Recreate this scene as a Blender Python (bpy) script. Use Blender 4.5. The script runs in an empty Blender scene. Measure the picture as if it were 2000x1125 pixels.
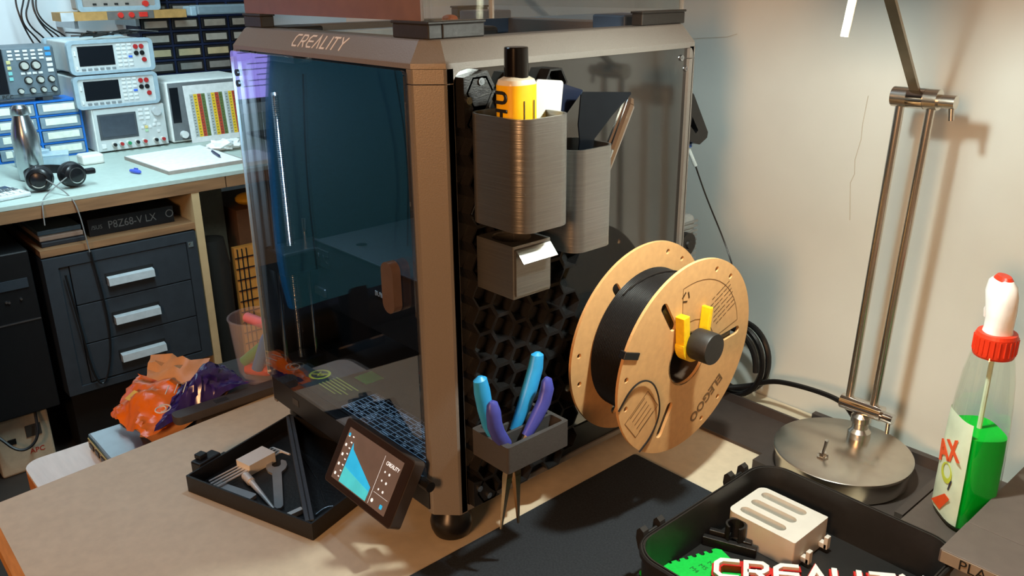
import bpy, bmesh, math, random
from mathutils import Vector, Matrix
random.seed(7)
SC = bpy.context.scene
COL = SC.collection

# ------------------------------------------------------------------ camera
CAM_F = 1664.36                       # focal length in pixels of a 2000 px wide frame
cam_d = bpy.data.cameras.new('camera'); cam = bpy.data.objects.new('camera', cam_d); COL.objects.link(cam)
cam_d.sensor_width = 36.0; cam_d.lens = CAM_F / 2000 * 36.0; cam_d.clip_start = 0.01
yaw, pit, roll = 0.845227, 0.347687, -0.010962
fw = Vector((-math.sin(yaw) * math.cos(pit), math.cos(yaw) * math.cos(pit), -math.sin(pit)))
rt = fw.cross(Vector((0, 0, 1))).normalized(); up = rt.cross(fw)
r2 = rt * math.cos(roll) + up * math.sin(roll); u2 = -rt * math.sin(roll) + up * math.cos(roll)
cam.matrix_world = Matrix.Translation((0.54182, -0.39481, 0.5126)) @ Matrix((r2, u2, -fw)).transposed().to_4x4()
SC.camera = cam

# ------------------------------------------------------------------ world, large lights, exposure
w = bpy.data.worlds.new('world'); SC.world = w; w.use_nodes = True
w.node_tree.nodes['Background'].inputs[0].default_value = (0.8, 0.88, 1.0, 1)
w.node_tree.nodes['Background'].inputs[1].default_value = 0.03

def area(name, loc, target, sx, sy, power, color, spread=None):
    d = bpy.data.lights.new(name, 'AREA'); d.shape = 'RECTANGLE'; d.size = sx; d.size_y = sy
    d.energy = power; d.color = color
    o = bpy.data.objects.new(name, d); COL.objects.link(o)
    o.location = loc
    o.rotation_euler = (Vector(target) - Vector(loc)).to_track_quat('-Z', 'Y').to_euler()
    if spread: d.spread = spread
    return o
area('bench_strip_light', (-1.78, 0.25, 1.0), (-2.45, 0.25, 0.0), 0.10, 1.8, 22, (0.62, 0.87, 0.96), math.radians(155))
area('cool_ceiling_light', (-1.15, -0.45, 1.62), (-1.1, -0.4, 0), 0.9, 0.4, 7, (0.55, 0.80, 1.0))
area('warm_room_light', (0.80, -1.75, 0.75), (0.0, 0.0, 0.15), 0.45, 0.45, 28, (1.0, 0.50, 0.22))

vs = SC.view_settings
vs.view_transform = 'Standard'; vs.look = 'None'; vs.gamma = 1.0; vs.use_curve_mapping = False
vs.exposure = 0.0

# ------------------------------------------------------------------ materials
def lin(c):
    return tuple(((v / 255) / 12.92 if v / 255 <= 0.04045 else ((v / 255 + 0.055) / 1.055) ** 2.4) for v in c)
MATS = {}
def mat(name, rgb, rough=0.5, metal=0.0, noise=0.08, scale=60.0, bump=0.0, spec=0.5, trans=0.0, ior=1.45, emit=0.0, alpha=1.0, stretch=(1, 1, 1), coat=0.0, rvar=0.0):
    if name in MATS: return MATS[name]
    m = bpy.data.materials.new(name); m.use_nodes = True
    nt = m.node_tree; b = nt.nodes['Principled BSDF']
    c = lin(rgb)
    tc = nt.nodes.new('ShaderNodeTexCoord'); mp = nt.nodes.new('ShaderNodeMapping'); mp.inputs['Scale'].default_value = stretch
    nz = nt.nodes.new('ShaderNodeTexNoise'); nz.inputs['Scale'].default_value = scale; nz.inputs['Detail'].default_value = 3
    nt.links.new(tc.outputs['Object'], mp.inputs['Vector']); nt.links.new(mp.outputs[0], nz.inputs['Vector'])
    rp = nt.nodes.new('ShaderNodeValToRGB')
    rp.color_ramp.elements[0].position = 0.3; rp.color_ramp.elements[1].position = 0.7
    rp.color_ramp.elements[0].color = tuple(min(1, v * (1 - noise)) for v in c) + (1,)
    rp.color_ramp.elements[1].color = tuple(min(1, v * (1 + noise)) for v in c) + (1,)
    nt.links.new(nz.outputs['Fac'], rp.inputs['Fac']); nt.links.new(rp.outputs[0], b.inputs['Base Color'])
    b.inputs['Roughness'].default_value = rough; b.inputs['Metallic'].default_value = metal
    b.inputs['Specular IOR Level'].default_value = spec; b.inputs['IOR'].default_value = ior
    b.inputs['Transmission Weight'].default_value = trans; b.inputs['Alpha'].default_value = alpha
    b.inputs['Coat Weight'].default_value = coat; b.inputs['Coat Roughness'].default_value = 0.05
    if emit:
        nt.links.new(rp.outputs[0], b.inputs['Emission Color']); b.inputs['Emission Strength'].default_value = emit
    if bump:
        bp = nt.nodes.new('ShaderNodeBump'); bp.inputs['Strength'].default_value = bump; bp.inputs['Distance'].default_value = 0.001
        nt.links.new(nz.outputs['Fac'], bp.inputs['Height']); nt.links.new(bp.outputs[0], b.inputs['Normal'])
    MATS[name] = m
    return m

def glass_mat(name, tint, refl, rough=0.02, glossc=(1, 1, 1)):
    """pane: tinted straight-through light plus a mirror share that grows at grazing angles"""
    if name in MATS: return MATS[name]
    m = bpy.data.materials.new(name); m.use_nodes = True; nt = m.node_tree
    nt.nodes.remove(nt.nodes['Principled BSDF']); out = nt.nodes['Material Output']
    t = nt.nodes.new('ShaderNodeBsdfTransparent'); g = nt.nodes.new('ShaderNodeBsdfGlossy'); mx = nt.nodes.new('ShaderNodeMixShader')
    fc = nt.nodes.new('ShaderNodeLayerWeight'); fc.inputs['Blend'].default_value = 0.5
    lw = nt.nodes.new('ShaderNodeMath'); lw.operation = 'POWER'; lw.inputs[1].default_value = 5.0
    nt.links.new(fc.outputs['Facing'], lw.inputs[0])
    ad = nt.nodes.new('ShaderNodeMath'); ad.operation = 'ADD'; ad.inputs[1].default_value = refl; ad.use_clamp = True
    nz = nt.nodes.new('ShaderNodeTexNoise'); nz.inputs['Scale'].default_value = 25
    rp = nt.nodes.new('ShaderNodeMapRange'); rp.inputs['To Min'].default_value = rough * 0.8; rp.inputs['To Max'].default_value = rough * 1.2
    nt.links.new(nz.outputs['Fac'], rp.inputs['Value']); nt.links.new(rp.outputs[0], g.inputs['Roughness'])
    t.inputs[0].default_value = tint + (1,); g.inputs[0].default_value = glossc + (1,)
    nt.links.new(lw.outputs[0], ad.inputs[0]); nt.links.new(ad.outputs[0], mx.inputs[0])
    nt.links.new(t.outputs[0], mx.inputs[1]); nt.links.new(g.outputs[0], mx.inputs[2]); nt.links.new(mx.outputs[0], out.inputs[0])
    MATS[name] = m
    return m

# ------------------------------------------------------------------ mesh builder
def rrect(x0, x1, y0, y1, r, n=6):
    """rounded rectangle, counter-clockwise; r one radius or four (bl, br, tr, tl)"""
    rs = r if isinstance(r, (tuple, list)) else (r,) * 4
    out = []
    for (cx, cy, a, q) in ((x0, y0, 180, 0), (x1, y0, 270, 1), (x1, y1, 0, 2), (x0, y1, 90, 3)):
        rr = max(rs[q], 1e-6)
        ox = cx + rr if q in (0, 3) else cx - rr
        oy = cy + rr if q in (0, 1) else cy - rr
        for k in range(n + 1):
            t = math.radians(a + 90 * k / n)
            out.append((ox + rr * math.cos(t), oy + rr * math.sin(t)))
    return out
def circ2(cx, cy, r, n=24, a0=0.0):
    return [(cx + r * math.cos(a0 + 2 * math.pi * k / n), cy + r * math.sin(a0 + 2 * math.pi * k / n)) for k in range(n)]
def slot2(cx, cy, L, r, ang, n=6):
    """stadium outline of half length L and radius r"""
    ca, sa = math.cos(ang), math.sin(ang); pts = []
    for s, a in ((1, -90), (-1, 90)):
        for k in range(n + 1):
            t = math.radians(a + 180 * k / n)
            x, y = s * L + r * math.cos(t), r * math.sin(t)
            pts.append((cx + x * ca - y * sa, cy + x * sa + y * ca))
    return pts
XY = (Vector((1, 0, 0)), Vector((0, 1, 0)))     # frames: (u, v), extrusion along u x v
YZ = (Vector((0, 1, 0)), Vector((0, 0, 1)))     # normal +x
XZ = (Vector((1, 0, 0)), Vector((0, 0, 1)))     # normal -y

class MB:
    def __init__(s): s.bm = bmesh.new(); s.sm = []
    def box(s, x0, x1, y0, y1, z0, z1, bev=0.0, seg=2, mx=None):
        m = Matrix.Translation(((x0 + x1) / 2, (y0 + y1) / 2, (z0 + z1) / 2)) @ Matrix.Diagonal((abs(x1 - x0), abs(y1 - y0), abs(z1 - z0), 1))
        r = bmesh.ops.create_cube(s.bm, size=1, matrix=m)
        vs_ = r['verts']
        if bev:
            es = list({e for v in vs_ for e in v.link_edges})
            q = bmesh.ops.bevel(s.bm, geom=es, offset=min(bev, 0.49 * min(abs(x1 - x0), abs(y1 - y0), abs(z1 - z0))), segments=seg, affect='EDGES', profile=0.5)
            vs_ = list({v for f in q['faces'] for v in f.verts} | {v for v in vs_ if v.is_valid})
        if mx is not None: bmesh.ops.transform(s.bm, matrix=mx, verts=vs_)
        return s
    def loops(s, L, cap0=True, cap1=True, closed=False):
        """skin a list of equal-length point loops"""
        vv = [[s.bm.verts.new(p) for p in l] for l in L]
        n = len(L[0]); pairs = list(zip(vv, vv[1:]))
        if closed: pairs.append((vv[-1], vv[0]))
        for a, b in pairs:
            for i in range(n):
                j = (i + 1) % n
                try: s.bm.faces.new((a[i], a[j], b[j], b[i]))
                except ValueError: pass
        if not closed:
            if cap0: s.bm.faces.new(list(reversed(vv[0])))
            if cap1: s.bm.faces.new(vv[-1])
        return s
    def cyl(s, p0, p1, r0, r1=None, n=20, cap=True):
        p0, p1 = Vector(p0), Vector(p1); r1 = r0 if r1 is None else r1
        d = (p1 - p0).normalized(); a = d.orthogonal().normalized(); b = d.cross(a)
        C = [(math.cos(2 * math.pi * k / n), math.sin(2 * math.pi * k / n)) for k in range(n)]
        return s.loops([[p0 + (a * c + b * q) * r0 for c, q in C], [p1 + (a * c + b * q) * r1 for c, q in C]], cap, cap)
    def tube(s, pts, r, n=8, smooth=0):
        P = [Vector(p) for p in pts]
        for _ in range(smooth):
            Q = [P[0]]
            for a, b in zip(P, P[1:]): Q += [a * .75 + b * .25, a * .25 + b * .75]
            P = Q + [P[-1]]
        t0 = (P[1] - P[0]).normalized(); a = t0.orthogonal().normalized(); L = []
        for i, p in enumerate(P):
            t = (P[min(i + 1, len(P) - 1)] - P[max(i - 1, 0)]).normalized()
            a = (a - t * a.dot(t)).normalized(); b = t.cross(a)
            rr = r[i] if isinstance(r, (list, tuple)) else r
            L.append([p + (a * math.cos(2 * math.pi * k / n) + b * math.sin(2 * math.pi * k / n)) * rr for k in range(n)])
        return s.loops(L)
    def lathe(s, prof, c=(0, 0, 0), axis='z', n=32, closed=False):
        c = Vector(c); L = []
        for r, h in prof:
            l = []
            for k in range(n):
                t = 2 * math.pi * k / n; x, y = max(r, 1e-5) * math.cos(t), max(r, 1e-5) * math.sin(t)
                l.append(c + Vector({'z': (x, y, h), 'x': (h, x, y), 'y': (y, h, x)}[axis]))
            L.append(l)
        return s.loops(L, closed=closed)
    def plate(s, outer, holes=(), o=(0, 0, 0), uv=XY, t=0.001):
        """flat piece with real holes; outline in (u, v), thickness t along u x v from origin o"""
        o = Vector(o); u, v = uv; nrm = u.cross(v)
        rings = []; es = []
        for L in [outer] + list(holes):
            vv = [s.bm.verts.new(o + u * a + v * b) for a, b in L]
            rings.append(vv)
            for i in range(len(vv)): es.append(s.bm.edges.new((vv[i], vv[(i + 1) % len(vv)])))
        g = bmesh.ops.triangle_fill(s.bm, use_beauty=True, use_dissolve=False, edges=es, normal=nrm)
        fs = [f for f in g['geom'] if isinstance(f, bmesh.types.BMFace)]
        top = {}
        for vv in rings:
            for q in vv: top[q] = s.bm.verts.new(q.co + nrm * t)
        for f in fs:
            try: s.bm.faces.new([top[q] for q in f.verts])
            except ValueError: pass
        for vv in rings:
            for i in range(len(vv)):
                a, b = vv[i], vv[(i + 1) % len(vv)]
                s.bm.faces.new((a, b, top[b], top[a]))
        return s
    def pot(s, outer, inner, z0, zf, z1, o=(0, 0, 0)):
        """open-topped container from two equal-length outlines"""
        o = Vector(o); P = lambda L, z: [o + Vector((a, b, z)) for a, b in L]
        return s.loops([P(outer, z0), P(outer, z1), P(inner, z1), P(inner, zf)])
    def sphere(s, c, r, n=16, sc=(1, 1, 1)):
        bmesh.ops.create_uvsphere(s.bm, u_segments=n, v_segments=n // 2, radius=r, matrix=Matrix.Translation(c) @ Matrix.Diagonal(tuple(sc) + (1,)))
        return s
    def xf(s, m): bmesh.ops.transform(s.bm, matrix=m, verts=s.bm.verts[:]); return s
    def stroke(s, polys, w, t, o, u, v, size, cw=0.72, slant=0.0):
        """lettering drawn as flat strokes; polys on a unit cell"""
        o, u, v = Vector(o), Vector(u).normalized(), Vector(v).normalized(); nrm = u.cross(v)
        for kk, pl in enumerate(polys):
            P = [Vector((a * cw * size + b * size * slant, b * size)) for a, b in pl]
            lo, n = [], len(P)
            for i, p in enumerate(P):
                d0 = (P[i] - P[i - 1]).normalized() if i else None; d1 = (P[i + 1] - P[i]).normalized() if i < n - 1 else None
                if d0 is None: off = Vector((-d1.y, d1.x)); q = p - d1 * w * .5; k = 1
                elif d1 is None: off = Vector((-d0.y, d0.x)); q = p + d0 * w * .5; k = 1
                else:
                    off = (Vector((-d0.y, d0.x)) + Vector((-d1.y, d1.x))).normalized(); k = 1 / max(off.dot(Vector((-d0.y, d0.x))), .35); q = p
                lo.append((q + off * w / 2 * k, q - off * w / 2 * k))
            h = t - kk * t * .04
            sec = []
            for A_, B_ in lo:
                a3, b3 = o + u * A_.x + v * A_.y, o + u * B_.x + v * B_.y
                sec.append([a3, b3, b3 + nrm * h, a3 + nrm * h])
            s.loops(sec)
        return s

ABS = {}
def obj(name, mb, m, parent=None, smooth=False, world=True, label=None):
    me = bpy.data.meshes.new(name)
    bmesh.ops.recalc_face_normals(mb.bm, faces=mb.bm.faces[:])
    A = ABS.get(parent.name) if parent else None
    if A is not None and world: bmesh.ops.transform(mb.bm, matrix=A.inverted(), verts=mb.bm.verts[:])
    mb.bm.to_mesh(me); mb.bm.free()
    if smooth:
        me.polygons.foreach_set('use_smooth', [True] * len(me.polygons))
        try: me.set_sharp_from_angle(angle=math.radians(35))
        except Exception: pass
    me.materials.append(m)
    o = bpy.data.objects.new(name, me); COL.objects.link(o)
    if parent:
        o.parent = parent; ABS[o.name] = A if A is not None else Matrix.Identity(4)
    if label: o['label'] = label
    return o
def thing(name, label, cat, loc=(0, 0, 0), rotz=0.0, group=None, rot=None):
    o = bpy.data.objects.new(name, None); COL.objects.link(o); o.empty_display_size = 0.02
    o.location = loc; o.rotation_euler = rot or (0, 0, rotz); o['label'] = label; o['category'] = cat
    if group: o['group'] = group
    from mathutils import Euler
    ABS[o.name] = Matrix.Translation(loc) @ Euler(rot or (0, 0, rotz)).to_matrix().to_4x4()
    return o
def tag(o, label, cat, group=None):
    o['label'] = label; o['category'] = cat
    if group: o['group'] = group
    return o
def struct(name, mb, m, smooth=False):
    o = obj(name, mb, m, None, smooth); o['kind'] = 'structure'; return o
def center(o):
    """move a single-mesh thing's origin to the middle of its base"""
    me = o.data; xs = [v.co for v in me.vertices]
    c = Vector(((min(v.x for v in xs) + max(v.x for v in xs)) / 2, (min(v.y for v in xs) + max(v.y for v in xs)) / 2, min(v.z for v in xs)))
    me.transform(Matrix.Translation(-c)); o.location = c
    ABS[o.name] = Matrix.Translation(c)
    return o
def one(name, mb, m, label, cat, group=None, smooth=False):
    return center(tag(obj(name, mb, m, None, smooth), label, cat, group))
def text(name, body, size, m, o, u, v, parent, t=0.0003, align='LEFT', sx=1.0, bold=0.0):
    cu = bpy.data.curves.new(name, 'FONT'); cu.body = body; cu.size = size; cu.extrude = t; cu.align_x = align; cu.resolution_u = 3; cu.offset = bold
    tmp = bpy.data.objects.new(name, cu); COL.objects.link(tmp)
    me = bpy.data.meshes.new_from_object(tmp.evaluated_get(bpy.context.evaluated_depsgraph_get()))
    bpy.data.objects.remove(tmp); bpy.data.curves.remove(cu)
    mb = MB(); mb.bm.from_mesh(me); bpy.data.meshes.remove(me)
    u, v = Vector(u).normalized(), Vector(v).normalized(); n = u.cross(v)
    mb.xf(Matrix.Translation(o) @ Matrix((u, v, n)).transposed().to_4x4() @ Matrix.Diagonal((sx, 1, 1, 1)))
    return obj(name, mb, m, parent)
GLY = {
 'C': [[(1, 1), (.25, 1), (0, .78), (0, .22), (.25, 0), (1, 0)]],
 'R': [[(0, 0), (0, 1), (.8, 1), (1, .85), (1, .62), (.8, .45), (.2, .45)], [(.5, .45), (1, 0)]],
 'E': [[(1, 1), (.3, 1), (0, .78), (0, .22), (.3, 0), (1, 0)], [(.05, .5), (1, .5)]],
 'A': [[(0, 0), (.5, 1), (1, 0)]],
 'L': [[(0, 1), (0, 0), (.75, 0)]],
 'I': [[(0, 0), (0, 1)]],
 'T': [[(0, 1), (1, 1)], [(.5, 0), (.5, 1)]],
 'Y': [[(0, 1), (.5, .5), (1, 1)], [(.5, .5), (.5, 0)]]}
ADV = {'I': .3, 'L': 1.0}

# ------------------------------------------------------------------ shared materials
PLA = mat('black_printed_plastic', (26, 25, 25), 0.42, noise=0.12, scale=300, bump=0.25, stretch=(1, 1, 6))
SILK = mat('grey_printed_plastic', (150, 150, 148), 0.32, metal=0.9, noise=0.08, scale=120, bump=0.15, stretch=(0.2, 0.2, 8))
BLK = mat('black_plastic', (22, 22, 23), 0.38, noise=0.1)
MATTE = mat('matte_black', (12, 12, 13), 0.75, noise=0.1)
RUB = mat('black_rubber', (20, 19, 19), 0.32, noise=0.15)
FRAME = mat('gunmetal_paint', (132, 127, 121), 0.40, metal=0.2, noise=0.05, scale=900, bump=0.12)
STEEL = mat('brushed_nickel', (206, 199, 188), 0.27, metal=1.0, noise=0.04, scale=80, stretch=(1, 1, 12))
CHROME = mat('chrome', (215, 213, 210), 0.08, metal=1.0, noise=0.02)
WHITE = mat('white_plastic', (225, 224, 218), 0.42, noise=0.03)
ALU = mat('aluminium', (185, 190, 195), 0.3, metal=1.0, noise=0.05)
INK = mat('black_ink', (25, 24, 22), 0.6)
# ================================================================== the setting
WALL = mat('cream_wall_paint', (202, 210, 207), 0.75, noise=0.03, scale=12, bump=0.05)
WALLC = mat('white_wall_paint', (214, 220, 224), 0.8, noise=0.03, scale=10)
FLOOR = mat('dark_floor', (52, 44, 38), 0.6, noise=0.2, scale=8)
struct('floor', MB().box(-2.96, 2.2, -3.2, 2.4, -0.80, -0.74), FLOOR)
struct('ceiling', MB().box(-2.96, 2.2, -3.2, 2.4, 1.75, 1.80), mat('ceiling_paint', (170, 165, 158), 0.85))
wb = struct('wall_back', MB().box(-0.95, 2.2, 0.51, 0.60, -0.74, 1.75), WALL)
struct('wall_return', MB().box(-0.95, -0.86, 0.60, 2.3, -0.74, 1.75), WALL)
struct('wall_far', MB().box(-2.96, -0.86, 2.3, 2.4, -0.74, 1.75), WALLC)
struct('wall_left', MB().box(-2.96, -2.86, -3.2, 2.3, -0.74, 1.75), WALLC)
struct('wall_right', MB().box(2.1, 2.2, -3.2, 0.51, -0.74, 1.75), WALL)
struct('wall_front', MB().box(-2.86, 2.1, -3.2, -3.1, -0.74, 1.75), mat('brown_wall_paint', (120, 98, 80), 0.8))
CRK = mat('crack_line', (178, 176, 164), 0.9)  # thin crack lines, a little darker than the wall paint
for pts in ([(0.1019, .3909), (0.0997, .3606), (0.1002, .3439), (0.0962, .3208), (0.0978, .3049), (0.0943, .2945), (0.0993, .2522)],
            [(-0.1355, .44), (-0.1162, .442), (-0.0828, .4445), (-0.0687, .4486)]):
    obj('crack', MB().tube([(a, 0.5098, b) for a, b in pts], 0.00045, 4), CRK, wb)

# foreground desk
LAM = mat('cream_laminate', (214, 200, 174), 0.55, noise=0.05, scale=90, bump=0.03)
EDGE = mat('beech_edge_band', (196, 138, 78), 0.5, noise=0.15, scale=30, stretch=(1, 8, 8))
dk = thing('desk', 'cream laminate desk the 3D printer stands on, beech front edge', 'desk', (0.3, 0.1, -0.74))
def tabletop(x):
    return [(-0.392, -0.30), (x, -0.315), (x, 0.508), (-0.475, 0.508)]
obj('tabletop', MB().plate(tabletop(1.15), (), (0, 0, -0.03), XY, 0.03), LAM, dk)
obj('edge_band', MB().loops([[(-0.398, -0.3, 0.0), (-0.398, -0.308, -0.006), (-0.398, -0.308, -0.024), (-0.398, -0.3, -0.03)],
     [(1.15, -0.315, 0.0), (1.15, -0.323, -0.006), (1.15, -0.323, -0.024), (1.15, -0.315, -0.03)]]), EDGE, dk)
obj('edge_band', MB().loops([[(-0.392, -0.302, 0.0), (-0.3985, -0.302, -0.006), (-0.3985, -0.302, -0.024), (-0.392, -0.302, -0.03)],
                             [(-0.475, 0.508, 0.0), (-0.4815, 0.508, -0.006), (-0.4815, 0.508, -0.024), (-0.475, 0.508, -0.03)]]), LAM, dk)
for lx, ly in ((-0.33, -0.24), (1.08, -0.24), (-0.36, 0.44), (1.08, 0.44)):
    obj('leg', MB().box(lx - .025, lx + .025, ly - .025, ly + .025, -0.74, -0.03, 0.003), mat('dark_leg', (60, 52, 46), 0.5), dk)

# cutting mat
one('cutting_mat', MB().plate(rrect(-0.002, 0.52, -0.285, 0.272, 0.004), (), (0, 0, 0.0002), XY, 0.002),
    mat('black_mat', (46, 50, 55), 0.62, noise=0.25, scale=500, bump=0.2, spec=0.2), 'large black desk mat under the open black case', 'mat')

# ================================================================== 3D printer
W = 0.355; CH = 0.0197
pr = thing('printer', 'enclosed gunmetal 3D printer with dark glass door', '3d printer', (-0.1775, 0.1775, 0))
def octo(i, z, c=CH):
    cc = max(c - 0.586 * i, 0.002); a, b = -W + i, -i; p, q = i, W - i
    return [Vector(v + (z,)) for v in ((a + cc, p), (b - cc, p), (b, p + cc), (b, q - cc), (b - cc, q), (a + cc, q), (a, q - cc), (a, p + cc))]
hood = obj('hood', MB().loops([octo(.004, .447), octo(0, .4475), octo(0, .4515), octo(.0008, .4526), octo(.0124, .4677), octo(.0140, .4687), octo(.0345, .4687), octo(.0355, .4677), octo(.0355, .447)], closed=True), FRAME, pr)
mb = MB(); x = -0.2165; U = Vector((1, 0, 0)); V = Vector((0, 0.0134, 0.0172)).normalized()
base_o = Vector((0, 0.0037, 0.4562)) + U.cross(V) * 0.0001
for ch in 'CREALITY':
    mb.stroke(GLY[ch], 0.0017, 0.0003, base_o + U * x, U, V, 0.0118, 0.72, 0.16)
    x += 0.0118 * ADV.get(ch, 1.12)
obj('logo', mb, mat('logo_silver', (238, 238, 238), 0.4), hood, label='silver lettering on the hood')
# corner posts with a fine seam under the hood
def post(sx, sy):
    cx = 0.0 if sx > 0 else -W; cy = 0.0 if sy < 0 else W
    P = [(CH + .006, 0), (CH, 0), (CH - .002, .0006), (.0006, CH - .002), (0, CH), (0, CH + .007), (.004, CH + .007), (.008, .022), (.022, .008), (CH + .006, .004)]
    Q = [(cx - sx * a, cy - sy * b) for a, b in P]
    return Q
for sx, sy in ((1, -1), (-1, -1), (1, 1), (-1, 1)):
    q = post(sx, sy)
    ps = obj('post', MB().loops([[Vector((a, b, z)) for a, b in q] for z in (0.040, 0.4352)]), FRAME, pr)
    obj('post_cap', MB().loops([[Vector((a, b, z)) for a, b in q] for z in (0.4360, 0.4472)]), FRAME, ps)
# base tub
obj('base', MB().loops([octo(.004, .040), octo(.002, .042), octo(.002, .0735), octo(.006, .0745)]), BLK, pr)
lip = obj('front_lip', MB().box(-0.334, -0.022, -0.0015, 0.012, 0.043, 0.0755, 0.002), BLK, pr)
obj('usb_slot', MB().box(-0.284, -0.270, -0.0019, 0.002, 0.056, 0.064), mat('slot_grey', (60, 58, 56), 0.4), lip)
# side frame, rounded opening
of = rrect(0.0205, 0.3345, 0.041, 0.4475, 0.0005, 5); inn = rrect(0.0265, 0.3335, 0.0465, 0.4462, (.004, .004, .006, .012), 5)
obj('side_frame', MB().plate(of, [inn], (-0.004, 0, 0), YZ, 0.004), FRAME, pr)
PANEL = mat('dark_gloss_panel', (34, 35, 35), 0.08, noise=0.03, spec=1.0, coat=1.0)
sp = obj('side_panel', MB().box(-0.007, -0.0035, 0.0225, 0.334, 0.043, 0.446), PANEL, pr)
for y, z in ((0.319, 0.4365), (0.3275, 0.4255), (0.1985, 0.3245), (0.327, 0.06)):
    obj('screw', MB().cyl((-0.0035, y, z), (-0.0018, y, z), 0.0032, 0.0028, 14).cyl((-0.0018, y, z), (-0.0012, y, z), 0.0012, n=6), ALU, sp)
obj('left_panel', MB().box(-0.352, -0.348, 0.02, 0.335, 0.043, 0.446), MATTE, pr)
obj('back_panel', MB().box(-0.335, -0.02, 0.351, 0.354, 0.043, 0.446), MATTE, pr)
# glass door
GL = glass_mat('smoked_glass', (0.66, 0.70, 0.74), 0.115)
dr = obj('door', MB().plate(rrect(-0.3345, -0.0235, 0.0768, 0.4462, 0.004), (), (0, -0.0016, 0), XZ, 0.0032), GL, pr, label='smoked glass door reflecting a blue office chair')
h = obj('handle', MB().plate(rrect(-0.0595, -0.0415, 0.238, 0.285, 0.0089, 8), (), (0, -0.0055, 0), XZ, 0.0085).box(-0.0545, -0.0465, -0.006, -0.0048, 0.245, 0.278), mat('satin_bronze', (150, 122, 105), 0.3, metal=0.7), dr)
for z in (.4249, .4141):
    obj('hinge_pad', MB().cyl((-0.3195, -0.0075, z), (-0.3195, -0.0049, z), 0.0035, n=16), BLK, dr)
# highlight on the glass edge, painted as a pale strip on the hinge side
obj('door_highlight', MB().box(-0.3352, -0.3343, -0.0048, -0.0016, 0.0768, 0.44), mat('glass_edge_highlight', (190, 205, 205), 0.2), dr)
# feet
for fx, fy in ((-0.030, 0.030), (-0.331, 0.039), (-0.030, 0.325), (-0.325, 0.325)):
    obj('foot', MB().lathe([(0.0, 0.0006), (.0135, 0.0006), (.018, .003), (.0205, .009), (.0212, .015), (.0195, .022), (.0155, .028), (.0135, .032), (.0135, .0402), (0, .0402)], (fx, fy, 0), n=32), RUB, pr, True)
# interior
obj('guide_rod', MB().cyl((-0.318, 0.013, 0.075), (-0.318, 0.013, 0.445), 0.0030, n=14), CHROME, pr, True)
sc_ = MB(); prof = []
zz = 0.09
while zz < 0.40: prof += [(.0034, zz), (.0044, zz + .0011)]; zz += 0.0022
obj('lead_screw', sc_.lathe([(0, .075), (.004, .075), (.004, .0885)] + prof + [(0.0034, .402), (0, .402)], (-0.318, 0.032, 0), n=12), CHROME, pr, True)
obj('guide_rod', MB().cyl((-0.318, 0.052, 0.075), (-0.318, 0.052, 0.26), 0.0030, n=14), CHROME, pr, True)
obj('rod_mount', MB().box(-0.334, -0.305, 0.006, 0.058, 0.0745, 0.094, 0.002), BLK, pr)
bed = obj('bed', MB().box(-0.292, -0.05, 0.052, 0.31, 0.234, 0.240, 0.001), MATTE, pr)
obj('bed_arm', MB().box(-0.333, -0.288, 0.008, 0.07, 0.205, 0.232, 0.003), BLK, bed)
fp = obj('bed_front', MB().box(-0.292, -0.05, 0.049, 0.0515, 0.165, 0.241, 0.0006), MATTE, bed)
obj('trim_line', MB().box(-0.292, -0.05, 0.0483, 0.0489, 0.2400, 0.2413), ALU, fp)
lb = obj('badge', MB().box(-0.287, -0.262, 0.0478, 0.0489, 0.212, 0.232), ALU, fp)
text('lettering', 'K1C', 0.0135, INK, (-0.2855, 0.0476, 0.2175), (1, 0, 0), (0, 0, 1), lb)
text('lettering', 'BUILD', 0.0075, WHITE, (-0.172, 0.0487, 0.2065), (1, 0, 0), (0, 0, 1), fp)
obj('bed_screw', MB().cyl((-0.235, 0.075, 0.240), (-0.235, 0.075, 0.2415), 0.006, n=18), CHROME, bed)
obj('bracket_block', MB().box(-0.296, -0.272, 0.045, 0.0489, 0.176, 0.186, 0.002), ALU, bed)
# floor with warning and table stickers
obj('inner_floor', MB().box(-0.345, -0.008, 0.012, 0.348, 0.0745, 0.0755), MATTE, pr)
inf = obj('warning_sticker', MB().box(-0.315, -0.215, 0.020, 0.062, 0.0756, 0.0759), mat('dark_sticker', (40, 45, 30), 0.5), pr)
YEL = mat('warning_yellow', (245, 240, 50), 0.5); GRN = mat('lime_sticker', (40, 245, 60), 0.5)
ring = MB().plate(circ2(-0.292, 0.040, 0.0130, 28), [circ2(-0.292, 0.040, 0.0102, 28)], (0, 0, 0.0760), XY, 0.0002)
for a, b in (((-.299, .034), (-.285, .047)), ((-.296, .044), (-.290, .036)), ((-.290, .036), (-.286, .042))):
    ring.tube([(a[0], a[1], .0762), (b[0], b[1], .0762)], 0.0011, 4)
obj('symbol', ring, YEL, inf)
tb = MB()
for k in range(6): tb.box(-0.272, -0.236 + (k % 3) * .006, 0.0265 + k * .0046, 0.0280 + k * .0046, 0.0759, 0.0761)
obj('print_lines', tb, mat('warning_print', (190, 188, 80), 0.6), inf)
gs = obj('lime_label', MB().box(-0.258, -0.232, 0.066, 0.090, 0.0756, 0.0762), GRN, pr)
chs = obj('settings_chart', MB().box(-0.205, -0.030, 0.014, 0.064, 0.0757, 0.0760), mat('chart_black', (16, 24, 34), 0.4), pr)
g = MB()
for k in range(15): g.box(-0.2045 + k * .0124, -0.2038 + k * .0124, 0.016, 0.062, .0760, .0762)
for k in range(10): g.box(-0.204, -0.031, 0.0160 + k * .005, 0.0166 + k * .005, .0760, .0762)
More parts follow.
